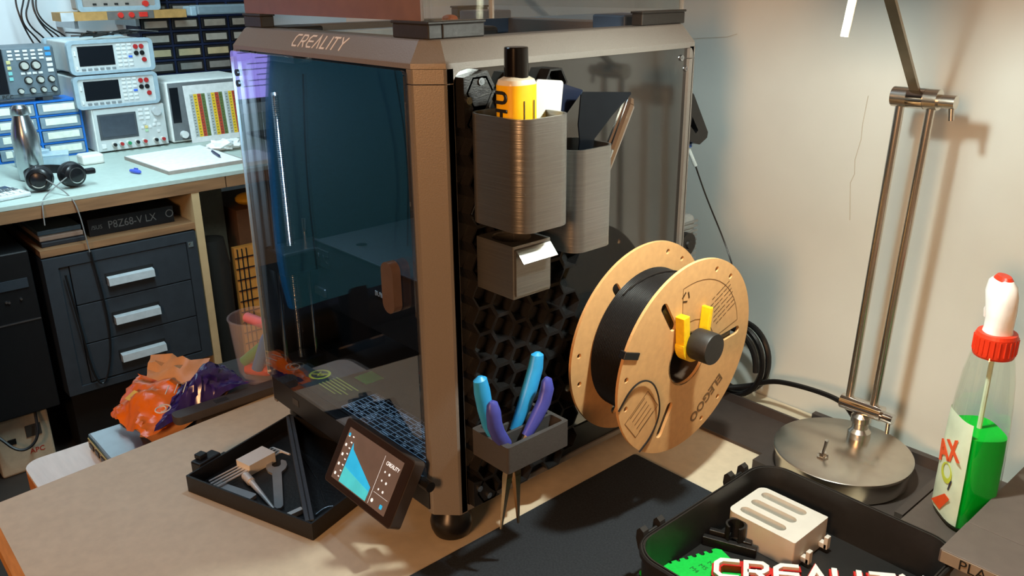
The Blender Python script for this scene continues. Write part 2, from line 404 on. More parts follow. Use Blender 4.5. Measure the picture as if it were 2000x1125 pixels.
for k in range(60):
    cx, cy = random.randrange(14), random.randrange(9)
    g.box(-0.2025 + cx * .0124, -0.2025 + cx * .0124 + random.uniform(.004, .0095), 0.0180 + cy * .005, 0.0196 + cy * .005, .0760, .0762)
obj('grid_print', g, mat('chart_print', (205, 225, 240), 0.6), chs)
# printer's own interior light bar under the hood
led = obj('light_bar', MB().box(-0.310, -0.230, 0.012, 0.032, 0.438, 0.446, 0.001), mat('led_bar', (60, 66, 72), 0.4), pr)
ld = bpy.data.lights.new('light_bar_led', 'AREA'); ld.shape = 'RECTANGLE'; ld.size = 0.06; ld.size_y = 0.01; ld.energy = 1.15; ld.color = (0.55, 0.8, 1.0)
lo = bpy.data.objects.new('light_bar_led', ld); COL.objects.link(lo); lo.location = (-0.270, 0.022, 0.436); lo.rotation_euler = (0, 0, 0)
# gantry seen through the open top
RAIL = mat('pale_rail', (205, 228, 240), 0.35)
obj('gantry_rail', MB().box(-0.325, -0.030, 0.150, 0.162, 0.448, 0.456, 0.001).cyl((-0.325, 0.135, 0.451), (-0.03, 0.135, 0.451), 0.003, n=12), RAIL, pr)
obj('gantry_rail', MB().box(-0.322, -0.300, 0.03, 0.33, 0.452, 0.462, 0.002), RAIL, pr)
obj('gantry_rail', MB().box(-0.065, -0.050, 0.03, 0.33, 0.444, 0.452, 0.002), RAIL, pr)
obj('belt_block', MB().box(-0.32, -0.27, 0.03, 0.07, 0.462, 0.470, 0.002), BLK, pr)
obj('rear_motor', MB().box(-0.09, -0.045, 0.28, 0.325, 0.452, 0.478, 0.002), mat('blue_grey_motor', (70, 92, 120), 0.4), pr)
obj('rear_motor', MB().box(-0.31, -0.265, 0.28, 0.325, 0.452, 0.478, 0.002), mat('blue_grey_motor', (70, 92, 120), 0.4), pr)
hd = obj('print_head', MB().box(-0.155, -0.115, 0.125, 0.175, 0.42, 0.470, 0.004), BLK, pr)
obj('silicone_sock', MB().box(-0.128, -0.114, 0.112, 0.126, 0.458, 0.482, 0.005, 3), mat('orange_silicone', (214, 96, 40), 0.45), hd)
# riser blocks carrying the lid
def riser(x0, x1, y0, y1):
    o = obj('lid_riser', MB().box(x0, x1, y0, y1, 0.4688, 0.4800, 0.001).box(x0 - .001, x1 + .001, y0 - .001, y1 + .001, 0.4800, 0.4822, 0.0006), mat('dark_printed_riser', (50, 48, 46), 0.45, bump=0.2, scale=200), pr)
    return o
riser(-0.066, -0.0165, 0.0165, 0.0300); riser(-0.0300, -0.0165, 0.0305, 0.0735)
riser(-0.3385, -0.300, 0.0165, 0.0310); riser(-0.0300, -0.0165, 0.272, 0.3385); riser(-0.3385, -0.325, 0.290, 0.3385)
# honeycomb board on the side
S = 0.01415; FF = S * math.sqrt(3)
cells = MB()
def hexa(cy, cz, r): return [(cy + r * math.cos(math.radians(60 * k)), cz + r * math.sin(math.radians(60 * k))) for k in range(6)]
y0c = 0.0465
for col_ in range(6):
    n_ = 16
    for row in range(n_):
        cy = y0c + col_ * 1.5 * S; cz = 0.0605 + row * FF + (FF / 2 if col_ % 2 else 0)
        if cz + FF / 2 > 0.4462 or (col_ == 5 and (row % 5 == 2 or row > 12)): continue
        O = [Vector((0, a, b)) for a, b in hexa(cy, cz, S)]; I = [Vector((0, a, b)) for a, b in hexa(cy, cz, S - 0.0019)]
        x0, x1 = Vector((-0.0034, 0, 0)), Vector((0.0085, 0, 0))
        cells.loops([[p + x0 for p in O], [p + x1 for p in O], [p + x1 for p in I], [p + x0 for p in I]], closed=True)
hc = obj('honeycomb_board', cells, PLA, pr, label='black honeycomb storage board screwed to the side')
def cplate(pts): return MB().plate(pts, (), (-0.0034, 0, 0), YZ, 0.0119)
obj('corner_plate', cplate([(0.030, 0.401), (0.030, 0.4405), (0.0545, 0.4445), (0.062, 0.432), (0.0545, 0.4195), (0.048, 0.409), (0.041, 0.401)]), PLA, hc)
obj('corner_plate', cplate([(0.0285, 0.0485), (0.0285, 0.075), (0.040, 0.0725), (0.048, 0.0605), (0.060, 0.0485)]), PLA, hc)
for y, z in ((0.0475, 0.4365), (0.0345, 0.4225), (0.035, 0.066), (0.046, 0.054)):
    obj('screw', MB().cyl((0.0085, y, z), (0.0098, y, z), 0.0030, n=14).cyl((0.0098, y, z), (0.0101, y, z), 0.0014, n=6), ALU, hc)
# spool arm of the printer
arm = obj('spool_arm', MB().cyl((-0.003, 0.222, 0.188), (0.112, 0.220, 0.190), 0.0045, n=20).cyl((-0.0035, 0.220, 0.190), (0.004, 0.220, 0.190), 0.018, n=24), BLK, pr)
# filament inlet at the rear
fb = obj('filament_bracket', MB().plate([(0.353, 0.400), (0.362, 0.396), (0.392, 0.352), (0.391, 0.346), (0.378, 0.340), (0.353, 0.348)], [[(0.362, 0.372), (0.374, 0.356), (0.370, 0.353), (0.360, 0.362)]], (-0.045, 0, 0), YZ, 0.028), BLK, pr)
obj('blue_clip', MB().lathe([(.0028, -.002), (.006, -.002), (.006, .002), (.0028, .002)], (-0.031, 0.3735, 0.3385), n=16, closed=True), mat('blue_collet', (40, 100, 190), 0.4), fb)
obj('feed_tube', MB().cyl((-0.031, 0.3735, 0.3385), (-0.028, 0.388, 0.3135), 0.0022, n=10), mat('ptfe_white', (214, 225, 225), 0.4), fb)
vt = MB()
vt.box(-0.055, -0.02, 0.353, 0.385, 0.19, 0.26, 0.006)
vent = obj('rear_vent', vt, mat('grey_vent', (150, 152, 150), 0.5), pr)
for k in range(11):
    obj('vent_slat', MB().box(-0.0205, -0.0185, 0.356, 0.3865, 0.196 + k * .0055, 0.1985 + k * .0055), mat('grey_vent_slat', (128, 130, 128), 0.5), vent)
obj('belt_wheel', MB().lathe([(0.0, -.004), (.013, -.004), (.013, .004), (.005, .004), (.004, .006), (0, .006)], (-0.012, 0.357, 0.232), 'x', 24), PLA, pr)

# ---- touch screen on the printer's lower front
V = Vector((0, 0.033, 0.057)).normalized(); U = Vector((1, 0, 0)); N = U.cross(V)
c0 = Vector((-0.1300, -0.0508, 0.0487))
def sc3(mb, pts, h0, t): return mb.plate(pts, (), c0 + N * h0, (U, V), t)
scr = obj('touch_screen', sc3(MB(), rrect(0, .1145, 0, .066, .004), -0.012, 0.012), mat('screen_shell', (78, 70, 66), 0.35, metal=0.4), pr, label='tilted touch screen showing a blue graph')
obj('screen_mount', MB().box(-0.10, -0.05, -0.030, 0.004, 0.052, 0.080, 0.004), BLK, scr)
obj('screen_mount', MB().cyl((-0.019, -0.0100, 0.080), (-0.006, -0.0100, 0.080), 0.005, n=14), BLK, scr)
gl = obj('cover_glass', sc3(MB(), rrect(.0012, .1133, .0012, .0648, .003), 0.0, 0.0006), mat('cover_glass', (46, 32, 24), 0.12, spec=0.8), scr)
obj('display', sc3(MB(), rrect(.010, .1015, .0068, .0590, .0004), 0.0006, 0.0002), mat('display_dark', (104, 88, 78), 0.3, emit=0.35), scr)
CY = mat('ui_blue', (40, 160, 205), 0.4, emit=0.9); CY2 = mat('ui_teal', (70, 190, 200), 0.4, emit=0.7); UIW = mat('ui_white', (225, 228, 228), 0.4, emit=0.9)
gr = obj('graph', sc3(MB(), [(.0235, .0135), (.0235, .0475), (.0270, .0420), (.0700, .0215), (.0700, .0135)], 0.0008, 0.0001), CY, scr)
obj('graph_band', sc3(MB(), [(.0235, .0078), (.0235, .0235), (.0700, .0170), (.0700, .0078)], 0.0010, 0.0001), CY2, gr)
ui = MB()
for k in range(8): ui.plate(rrect(.0190, .0216, .0110 + k * .0058, .0122 + k * .0058, .0003, 2), (), c0 + N * .0008, (U, V), .0001)
for k in range(5): ui.plate(rrect(.0122, .0150, .0110 + k * .0098, .0138 + k * .0098, .0007, 2), (), c0 + N * .0008, (U, V), .0001)
for k in range(3):
    ui.plate(circ2(.0815, .0418 - k * .0085, .0010, 10), (), c0 + N * .0008, (U, V), .0001)
    ui.plate(circ2(.0885, .0418 - k * .0085, .0013, 10), (), c0 + N * .0008, (U, V), .0001)
ui.plate(circ2(.0785, .0128, .0018, 12), (), c0 + N * .0008, (U, V), .0001)
ui.plate(rrect(.0765, .0990, .0205, .0207, .00005, 1), (), c0 + N * .0008, (U, V), .0001)
ui.plate(rrect(.0740, .0743, .0080, .0550, .00005, 1), (), c0 + N * .0008, (U, V), .0001)
obj('icons', ui, UIW, scr)
bl = MB()
bl.plate(circ2(.0136, .0525, .0018, 8), (), c0 + N * .0010, (U, V), .0001).plate(rrect(.0915, .0955, .0105, .0145, .0008, 2), (), c0 + N * .0010, (U, V), .0001)
obj('icons', bl, CY, scr)
mb = MB(); x = 0.0790
for ch in 'CREALITY':
    mb.stroke(GLY[ch], 0.00055, 0.0001, c0 + N * .0008 + U * x + V * .0485, U, V, 0.0030, 0.72, 0.12); x += 0.0030 * ADV.get(ch, 1.1) * .86
obj('logo', mb, UIW, scr)

# ---- lid on the risers
CLR = glass_mat('clear_acrylic', (0.93, 0.94, 0.93), 0.07); BRN = mat('brown_reflection_acrylic', (128, 100, 84), 0.3, spec=0.5, alpha=0.88)  # front wall's brown is the room's reflection put into its colour
ld_ = thing('acrylic_cover', 'clear raised acrylic lid standing on corner risers above the printer', 'cover', (-0.1775, 0.1775, 0.4822))
obj('front_wall', MB().box(-0.338, -0.0285, 0.0185, 0.0215, 0.4823, 0.535), BRN, ld_, label='front wall with a brown room reflection painted in')
obj('side_wall', MB().box(-0.0205, -0.0180, 0.0230, 0.337, 0.4823, 0.535), CLR, ld_)
obj('side_wall', MB().box(-0.338, -0.335, 0.0220, 0.337, 0.4823, 0.535), CLR, ld_)
obj('back_wall', MB().box(-0.335, -0.0210, 0.334, 0.337, 0.4823, 0.535), CLR, ld_)
obj('corner_rib', MB().box(-0.0270, -0.0215, 0.0185, 0.0240, 0.4823, 0.535, 0.001), CLR, ld_)
for y in (0.083, 0.335):
    obj('rib', MB().box(-0.0220, -0.0175, y, y + .002, 0.4823, 0.535), mat('rib_acrylic', (190, 188, 180), 0.2, alpha=0.6), ld_)
obj('top', MB().box(-0.338, -0.018, 0.0185, 0.337, 0.535, 0.538), CLR, ld_)
# ================================================================== holders hanging on the honeycomb board
def pot_thing(label, x0, x1, y0, y1, z0, z1, r, m):
    o_ = rrect(x0, x1, y0, y1, r, 8); i_ = rrect(x0 + .002, x1 - .002, y0 + .002, y1 - .002, r - .002, 8)
    t = thing('holder_pot', label, 'holder', ((x0 + x1) / 2, (y0 + y1) / 2, z0), 0, 'holders on the honeycomb board')
    obj('pot', MB().pot(o_, i_, z0, z0 + .002, z1), m, t, True)
    obj('mount', MB().loops([[Vector((x, a, b)) for a, b in hexa((y0 + y1) / 2, (z0 + z1) / 2 + .01, 0.011)] for x in (0.0075, x0 + .0005)]), PLA, t)
    return t
pot_thing('large grey holder pot with the yellow glue bottle in it', 0.0125, 0.079, 0.027, 0.0825, 0.3275, 0.4150, 0.0145, SILK)
pot_thing('narrower grey holder pot with scrapers and tweezers in it', 0.0125, 0.0655, 0.0975, 0.1490, 0.2935, 0.3810, 0.0135, SILK)
# small bin with flap
bn = thing('blade_bin', 'small square dark holder with a slanted flap, below the large pot', 'holder', (0.036, 0.056, 0.268), 0, 'holders on the honeycomb board')
bo = rrect(0.0125, 0.0585, 0.0355, 0.0770, 0.0008, 2)
obj('shell', MB().pot(bo, rrect(0.014, 0.057, 0.037, 0.0755, 0.0006, 2), 0.2675, 0.269, 0.3115), SILK, bn)
obj('top_plate', MB().plate(rrect(0.0127, 0.0583, 0.0357, 0.0768, 0.0006, 4), [circ2(0.034, 0.0555, 0.0165, 28)], (0, 0, 0.3105), XY, 0.0018), SILK, bn)
obj('front_panel', MB().box(0.0586, 0.0600, 0.0375, 0.0755, 0.2700, 0.3085), SILK, bn)
obj('flap', MB().loops([[(0.0588, y, 0.3088), (0.0600, y, 0.3096), (0.0690, y, 0.3000), (0.0682, y, 0.2992)] for y in (0.0375, 0.0755)]), SILK, bn)
# plier tray
tt = thing('plier_tray', 'dark grey slotted tool tray hooked to the bottom of the honeycomb board', 'holder', (0.038, 0.060, 0.110), 0, 'holders on the honeycomb board')
x0, x1, y0, y1 = 0.0135, 0.0625, 0.0235, 0.0975
hol = [rrect(a, b, y0 + .007, y1 - .004, .002, 3) for a, b in ((0.0165, 0.0265), (0.0295, 0.0400), (0.0430, 0.0585))]
body = MB().plate(rrect(x0, x1, y0, y1, .0025, 4), hol, (0, 0, 0.1105), XY, 0.0255)
TG = mat('charcoal_printed_plastic', (66, 64, 63), 0.45, noise=0.1, scale=300, bump=0.25, stretch=(1, 1, 6))
obj('body', body, TG, tt)
obj('mount', MB().box(0.0085, 0.0136, 0.045, 0.075, 0.113, 0.133), PLA, tt)
obj('ledge', MB().box(0.030, 0.0400, 0.072, 0.092, 0.103, 0.1105, 0.001), PLA, tt)
# pliers: sky blue pair outside handles, indigo pair
def handle(mb, pts, rs, flat=0.72, n=14):
    P = [Vector(p) for p in pts]; L = []
    for i, p in enumerate(P):
        t = (P[min(i + 1, len(P) - 1)] - P[max(i - 1, 0)]).normalized(); a = Vector((1, 0, 0)); a = (a - t * a.dot(t)).normalized(); b = t.cross(a)
        L.append([p + a * math.cos(2 * math.pi * k / n) * rs[i] * flat + b * math.sin(2 * math.pi * k / n) * rs[i] for k in range(n)])
    return mb.loops(L)
SKY = mat('sky_blue_grip', (48, 158, 222), 0.4); IND = mat('indigo_grip', (66, 72, 158), 0.4)
def pliers(label, mgrip, x, hA, hB, piv, tips):
    t = thing('pliers', label, 'pliers', (x, piv[0], 0.1105), 0, 'pliers in the tool tray')
    for hh, side in ((hA, 0), (hB, 1)):
        obj('grip', handle(MB(), [(x, a, b) for a, b, r in hh], [r * 1.28 for a, b, r in hh]), mgrip, t, True)
    m = MB()
    m.cyl((x - .003, piv[0], piv[1]), (x + .003, piv[0], piv[1]), 0.0055, n=20)
    for hh in (hA, hB): m.tube([(x, hh[-1][0], hh[-1][1]), (x, piv[0], piv[1])], 0.0028, 8)
    obj('joint', m, STEEL, t)
    for a, b in tips:
        s = -1 if a < piv[0] else 1
        sec = []
        for f, w_, d_ in ((0.0, .0032, .0030), (.22, .0034, .0030), (.45, .0024, .0022), (1.0, .0008, .0008)):
            y = (piv[0] + s * .0036) * (1 - f) + a * f; z = piv[1] * (1 - f) + b * f
            sec.append([(x - d_, y - w_, z), (x + d_, y - w_, z), (x + d_, y + w_, z), (x - d_, y + w_, z)])
        obj('jaw', MB().loops(sec), mat('brass_steel', (200, 172, 136), 0.25, metal=1.0), t)
    return t
pliers('sky blue handled needle-nose pliers in the rear slot of the tool tray', SKY, 0.0345,
       [(0.0180, 0.1965, .002), (0.0178, 0.1935, .0052), (0.0196, 0.182, .0062), (0.0225, 0.165, .0060), (0.0260, 0.148, .0050), (0.0330, 0.130, .0035)],
       [(0.0850, 0.1985, .002), (0.0846, 0.1960, .0052), (0.0825, 0.184, .0062), (0.0755, 0.166, .0064), (0.0680, 0.150, .0060), (0.0560, 0.130, .0040)], (0.0445, 0.119), ())
pliers('indigo handled flush pliers in the front slot of the tool tray, jaws hanging below', IND, 0.0505,
       [(0.0165, 0.1795, .0015), (0.0172, 0.1765, .0042), (0.0185, 0.168, .0056), (0.0195, 0.156, .0058), (0.0235, 0.145, .0055), (0.0330, 0.131, .0042)],
       [(0.0805, 0.1805, .0015), (0.0810, 0.1775, .0042), (0.0815, 0.169, .0056), (0.0775, 0.157, .0058), (0.0690, 0.146, .0056), (0.0560, 0.131, .0042)], (0.0390, 0.1130),
       ((0.0247, .0487), (0.0455, .0452)))
# ---- contents of the pots
gb = thing('glue_bottle', 'yellow labelled glue bottle with a black cap in the large pot', 'bottle', (0.0475, 0.051, 0.3297), rot=(0, 0, 0))
GX, GY = 0.0485, 0.0495
def oval(a, b, n=28): return [(a * math.copysign(abs(math.cos(t)) ** .75, math.cos(t)), b * math.copysign(abs(math.sin(t)) ** .75, math.sin(t))) for t in [2 * math.pi * k / n for k in range(n)]]
def ov(s, z, a=.0125, b=.0150): return [Vector((GX + p * s, GY + q * s, z)) for p, q in oval(a, b)]
obj('bottle', MB().loops([ov(.9, .3297), ov(1, .333), ov(1, .4380), ov(.92, .4410), ov(.6, .4435)]), mat('clear_bottle', (222, 214, 190), 0.25, noise=0.03), gb, True)
obj('label_wrap', MB().loops([ov(1.02, .34), ov(1.02, .4375)], False, False), mat('label_yellow', (250, 190, 10), 0.45), gb, True)
obj('cap', MB().lathe([(0, .4425), (.0095, .4425), (.0092, .4640), (.0086, .4648), (0, .4648)], (GX, GY, 0), n=24), mat('gloss_black', (14, 12, 11), 0.15), gb, True)
yl = GY - .0155
for body, dz in (('U', 0.0), ('H', -0.0135), ('U', -0.027)):
    text('lettering', body, 0.0165, INK, (GX + .0056, yl - .0002, .4232 + dz), (0, 0, 1), (-1, 0, 0), gb, .0004, sx=0.9, bold=.0006)
for k in range(2):
    obj('small_print', MB().box(GX + .0128, GX + .0131, GY - .004 + k * .010, GY - .0032 + k * .010, .3950, .4260), INK, gb)
cd = one('plastic_card', MB().plate(rrect(0, .030, 0, .100, .003), (), (0, 0, 0), (Vector((0, 1, -.12)).normalized(), Vector((0.02, .10, 1)).normalized()), .0012).xf(Matrix.Translation((0.046, 0.0600, 0.3400))),
         mat('frosted_card', (214, 214, 208), 0.35, noise=0.02), 'white rounded plastic scraper card behind the glue bottle', 'scraper card')
def scraper(name, label, x, m, pts, t, dx):
    return one(name, MB().plate(pts, (), (x, 0, 0), (Vector((dx, 1, 0)).normalized(), Vector((0, 0, 1))), t), m, label, 'scraper')
scraper('spatula', 'dark fan-shaped metal scraper standing in the narrower pot', 0.038, mat('dark_blade', (40, 46, 54), 0.22, metal=0.8),
        [(0.118, 0.296), (0.130, 0.296), (0.137, 0.365), (0.141, 0.384), (0.162, 0.402), (0.184, 0.4175), (0.1835, 0.4195), (0.126, 0.4245), (0.1245, 0.4225), (0.122, 0.398), (0.124, 0.384), (0.121, 0.365)], .0012, 0.05)
scraper('spatula', 'short navy scraper blade behind the larger scraper', 0.024, mat('navy_blade', (24, 30, 48), 0.3),
        [(0.108, 0.296), (0.118, 0.296), (0.121, 0.405), (0.140, 0.4230), (0.139, 0.4240), (0.110, 0.4330), (0.108, 0.432)], .0015, 0.05)
tw = thing('tweezers', 'shiny steel tweezers leaning right in the narrower pot', 'tweezers', (0.047, 0.127, 0.2965))
for s in (0, 1):
    obj('arm', MB().tube([(0.047 + s * .003, 0.122, 0.2975), (0.047 + s * .006, 0.145, 0.350), (0.047 + s * .003, 0.180, 0.4080), (0.047 + s * .001, 0.1835, 0.4130)], [.0012, .0038, .0046, .0032], 8), CHROME, tw, True)

# ================================================================== filament spool
SPC = Vector((0.0941, 0.2271, 0.168)); TILT = 0.0687
sp_t = thing('filament_spool', 'cardboard spool of black filament hanging on the printer side', 'spool', tuple(SPC), rot=(0, TILT, 0))
KRAFT = mat('kraft_board', (206, 160, 106), 0.72, noise=0.06, scale=140, bump=0.05)
def flange(x0, t):
    holes = [circ2(0, 0, 0.027, 40)]
    for a in (125, 5, 247):
        holes.append(slot2(0.065 * math.cos(math.radians(a)), 0.065 * math.sin(math.radians(a)), 0.0145, 0.0045, math.radians(a)))
    for a in (53, 71, 176, 196, 295, 314):
        holes.append(circ2(0.090 * math.cos(math.radians(a)), 0.090 * math.sin(math.radians(a)), 0.0028, 12))
    return MB().plate(circ2(0, 0, 0.1, 96), holes, (x0, 0, 0), YZ, t)
ff = obj('flange', flange(-0.003, 0.003), KRAFT, sp_t, world=False)
obj('flange', flange(-0.0617, 0.003), KRAFT, sp_t, world=False)
wp = [(0.028, -.0585), (0.070, -.0585)]
for k in range(31):
    h_ = -0.0582 + k * 0.00178
    wp += [(.0730, h_), (.0739, h_ + .0004), (.0743, h_ + .0009), (.0739, h_ + .0014)]
wp += [(.070, -.0032), (.028, -.0032)]
obj('filament', MB().lathe(wp, (0, 0, 0), 'x', 72, closed=True), mat('black_filament', (28, 27, 27), 0.28, noise=0.1), sp_t, True, world=False)
obj('outer_coil', MB().tube([(-.050 + .0009 * k, .0750 * math.cos(2.2 - .08 * k), .0750 * math.sin(2.2 - .08 * k)) for k in range(38)], 0.0010, 6), mat('black_filament', (28, 27, 27), 0.28), sp_t, True, world=False)
obj('core', MB().lathe([(.0272, -.0617), (.0285, -.0617), (.0285, 0), (.0272, 0)], (0, 0, 0), 'x', 40, closed=True), mat('dark_core', (60, 44, 30), 0.7), sp_t, world=False)
PRT = mat('brown_print', (112, 82, 48), 0.7)
rd = math.radians
def radtext(body, size, y, z, ang, t=.0002, bold=0.0):
    u = (0, math.cos(rd(ang)), math.sin(rd(ang))); v = (0, -math.sin(rd(ang)), math.cos(rd(ang)))
    A = ABS[sp_t.name]; o = A @ Vector((0.0001, y, z)); R3 = A.to_3x3()
    return text('lettering', body, size, PRT, o, R3 @ Vector(u), R3 @ Vector(v), ff, t, bold=bold)
radtext('ELEGOO', 0.0150, 0.0600, -0.0360, 221, bold=.0004)
pm = MB()
def bar(y, z, L, ang, w=.0009):
    c, s_ = math.cos(rd(ang)), math.sin(rd(ang)); P = [(-L / 2, -w / 2), (L / 2, -w / 2), (L / 2, w / 2), (-L / 2, w / 2)]
    pm.plate([(y + a * c - b * s_, z + a * s_ + b * c) for a, b in P], (), (0.0001, 0, 0), YZ, .00015)
for k in range(7):
    q = 0.0
    for j in range(5):
        L = random.uniform(.004, .009); a = rd(208)
        bar(0.055 + (0.020 - q) * math.cos(rd(28)) - (k * .0052 - .012) * math.sin(rd(28)) - .012, 0.050 + (0.020 - q) * math.sin(rd(28)) + (k * .0052 - .012) * math.cos(rd(28)) - .010, L * .8, 28)
        q += L
for k in range(5): bar(-0.062 + (k - 2) * .0038, -0.040 + (k - 2) * -.0050, .024, 40, .0007)
obj('print_lines', pm, PRT, ff, world=False)['kind'] = 'stuff'
om = MB()
def outline(pts, w=.0005):
    for a, b in zip(pts, pts[1:] + pts[:1]):
        d = Vector((b[0] - a[0], b[1] - a[1])); L = d.length
        if L < 1e-6: continue
        n_ = Vector((-d.y, d.x)) / L * w / 2
        om.plate([(a[0] - n_.x, a[1] - n_.y), (b[0] - n_.x, b[1] - n_.y), (b[0] + n_.x, b[1] + n_.y), (a[0] + n_.x, a[1] + n_.y)], (), (0.0001, 0, 0), YZ, .00015)
fan = [(0.080 * math.cos(rd(a)), 0.080 * math.sin(rd(a))) for a in range(14, 112, 7)] + [(0.040 * math.cos(rd(a)), 0.040 * math.sin(rd(a))) for a in range(112, 13, -14)]
outline(fan)
ca, sa = math.cos(rd(40)), math.sin(rd(40))
outline([(-0.063 + a * ca - b * sa, -0.040 + a * sa + b * ca) for a, b in ((-.018, -.014), (.020, -.014), (.020, .014), (-.018, .014))])
for k in range(3):
    a = rd(100 + 120 * k); c = (-0.0150, 0.0675); p = (c[0] + .0055 * math.cos(a), c[1] + .0055 * math.sin(a)); q = (c[0] + .0055 * math.cos(a + 1.4), c[1] + .0055 * math.sin(a + 1.4))
    outline([p, q], .0018)
obj('print_lines', om, PRT, ff, world=False)['kind'] = 'stuff'
obj('filament_clip', MB().box(-0.0056, 0.0016, 0.0810, 0.1025, -.0035, .0035, .0006).xf(Matrix.Rotation(rd(161), 4, 'X')), BLK, sp_t, world=False)
obj('loose_strand', MB().tube([(0.0018, -.0985, -.022), (0.0022, -.085, -.003), (0.0024, -.0665, .001), (0.0026, -.048, -.012), (0.0026, -.036, -.044), (0.0024, -.046, -.068), (0.0018, -.062, -.080)], 0.0009, 6, 3), BLK, sp_t, True, world=False)
# clip and knob on the spool arm
kn = thing('spool_clip', 'yellow two-pronged clip with a black round knob at the spool centre', 'clip', (0.112, 0.222, 0.176))
YC = mat('yellow_printed_plastic', (240, 196, 24), 0.42, bump=0.1, scale=200)
cx_, cz_ = 0.220, 0.190
arc = [(cx_ + .0185 * math.cos(rd(a)), cz_ + .0185 * math.sin(rd(a))) for a in range(175, 366, 10)] + [(cx_ + .0135 * math.cos(rd(a)), cz_ + .0135 * math.sin(rd(a))) for a in range(365, 174, -10)]
obj('clip_ring', MB().plate(arc, (), (0.0975, 0, 0), YZ, 0.0100), YC, kn)
for s in (-1, 1):
    b = cx_ + .003 + s * .0150
    obj('prong', MB().box(0.0975, 0.1075, b - .0035 - (0.002 if s < 0 else -.002), b + .0035, cz_ - .002, cz_ + .030, 0.0006).xf(Matrix.Translation((0, b, cz_)) @ Matrix.Rotation(s * -.10, 4, 'X') @ Matrix.Translation((0, -b, -cz_))), YC, kn)
obj('knob', MB().lathe([(0, .1078), (.0148, .1078), (.0152, .109), (.0152, .1275), (.0146, .1285), (0, .1285)], (0, cx_, cz_), 'x', 32), mat('knob_black', (38, 36, 34), 0.5, bump=0.15, scale=300), kn, True)
one('filament_strand', MB().tube([(-0.028, 0.388, 0.3135), (-0.020, 0.402, 0.275), (0.0, 0.415, 0.225), (0.03, 0.40, 0.190), (0.060, 0.33, 0.180), (0.066, 0.305, 0.170)], 0.0009, 6, 3), mat('black_filament', (28, 27, 27), 0.28), 'thin black filament strand rising from the spool to the feed tube', 'filament', smooth=True)

# ================================================================== swing-out tool tray in front of the printer
A = Vector((-0.278, -0.135, 0)); e1 = Vector((0.168, 0.056, 0)); L1 = e1.length; e1.normalize(); e2 = Vector((-e1.y, e1.x, 0)); L2 = 0.156
TM = Matrix.Translation(A) @ Matrix((e1, e2, Vector((0, 0, 1)))).transposed().to_4x4()
tray = thing('tool_tray', 'shallow black swing-out tray with printer tools, on the desk', 'tray', tuple(A + Vector((0, 0, 0.0004))), math.atan2(e1.y, e1.x))
obj('tray_body', MB().pot(rrect(0, L1, 0, L2, .001, 2), rrect(.0022, L1 - .0022, .0022, L2 - .0022, .0006, 2), 0.0, 0.002, 0.0190), PLA, tray, world=False)
dv = MB(); a = Vector((.004, L2 - .004, 0)); b = Vector((L1 - .006, .004, 0)); d = (b - a).normalized(); n_ = Vector((-d.y, d.x, 0)) * .0042
dv.loops([[p + Vector((0, 0, z)) for p in (a + n_, b + n_, b - n_, a - n_)] for z in (.002, .0192)])
dvo = obj('divider', dv, mat('slate_printed_plastic', (62, 70, 80), 0.5, bump=0.2, scale=250), tray, world=False)
dv2 = MB(); n2 = Vector((-d.y, d.x, 0)) * .0006
dv2.loops([[p + Vector((0, 0, z)) for p in (a + n2, b + n2, b - n2, a - n2)] for z in (.0190, .0195)])
obj('groove', dv2, MATTE, dvo, world=False)
obj('latch', MB().box(-0.016, -0.0005, 0.020, 0.050, 0.0, 0.0215, 0.002).box(-0.016, -0.006, 0.026, 0.036, 0.0215, 0.027, .001).box(-.016, -.0005, .050, .066, 0, .010, .001), BLK, tray, world=False)
ZT = 0.0026
def T(x, y, z=ZT): return TM @ Vector((x, y, z))
# hex keys in holder
hk = thing('hex_key_set', 'set of four hex keys in a white plastic holder', 'hex keys', tuple(T(.0255, .029)), math.atan2(e1.y, e1.x) + rd(84))
obj('holder', MB().plate(rrect(.024, .060, -.0115, .0115, .0008, 2), (), (0, 0, 0), XY, .0125), WHITE, hk, world=False)
for k in range(4):
    y = -.0075 + k * .005; r = .0013 - k * .0001
    obj('hex_key', MB().tube([(-.020 + k * .002, y * 1.1, .006), (.066, y, .006), (.0685, y, .0065), (.0700, y - .003, .0075), (.0700, y - .016 - k * .001, .0085)], r, 6), mat('bright_steel', (225, 225, 222), 0.3, metal=0.35), hk, world=False)
def flat(name, label, cat, pts, t, m, x, y, ang, z=ZT):
    o = obj(name, MB().plate(pts, (), (0, 0, 0), XY, t), m); tag(o, label, cat); o.location = T(x, y, z); o.rotation_euler = (0, 0, math.atan2(e1.y, e1.x) + rd(ang)); return o
GT = mat('grey_tool', (165, 168, 170), 0.35, metal=0.6)
wr = []
for t in range(40, 325, 15): wr.append((0.0115 * math.cos(rd(t)) , 0.0115 * math.sin(rd(t))))
wrench = [(-.0045, -.080), (-.002, -.084), (.002, -.084), (.0045, -.080), (.0050, -.014), (.0095, -.008), (.0115, 0), (.0105, .008), (.0060, .0125), (.0048, .010), (.0048, .002), (.0025, -.0015), (-.0025, -.0015), (-.0048, .002), (-.0048, .010), (-.0060, .0125), (-.0105, .008), (-.0115, 0), (-.0095, -.008), (-.0050, -.014)]
flat('wrench', 'flat grey open-ended spanner beside the tray divider', 'wrench', wrench, .0028, GT, .0535, .0775, 46)
flat('nozzle_scraper', 'rounded grey plastic scraper blade at the tray front wall', 'scraper', rrect(-.027, .027, -.006, .006, (.006, .002, .002, .006), 5), .004, mat('grey_plastic', (165, 166, 165), 0.45), .050, .0185, 2)
ns = thing('socket_driver', 'small chrome socket driver lying between the hex keys and the spanner', 'screwdriver', tuple(T(.046, .042, ZT + .0048)), math.atan2(e1.y, e1.x) - rd(22))
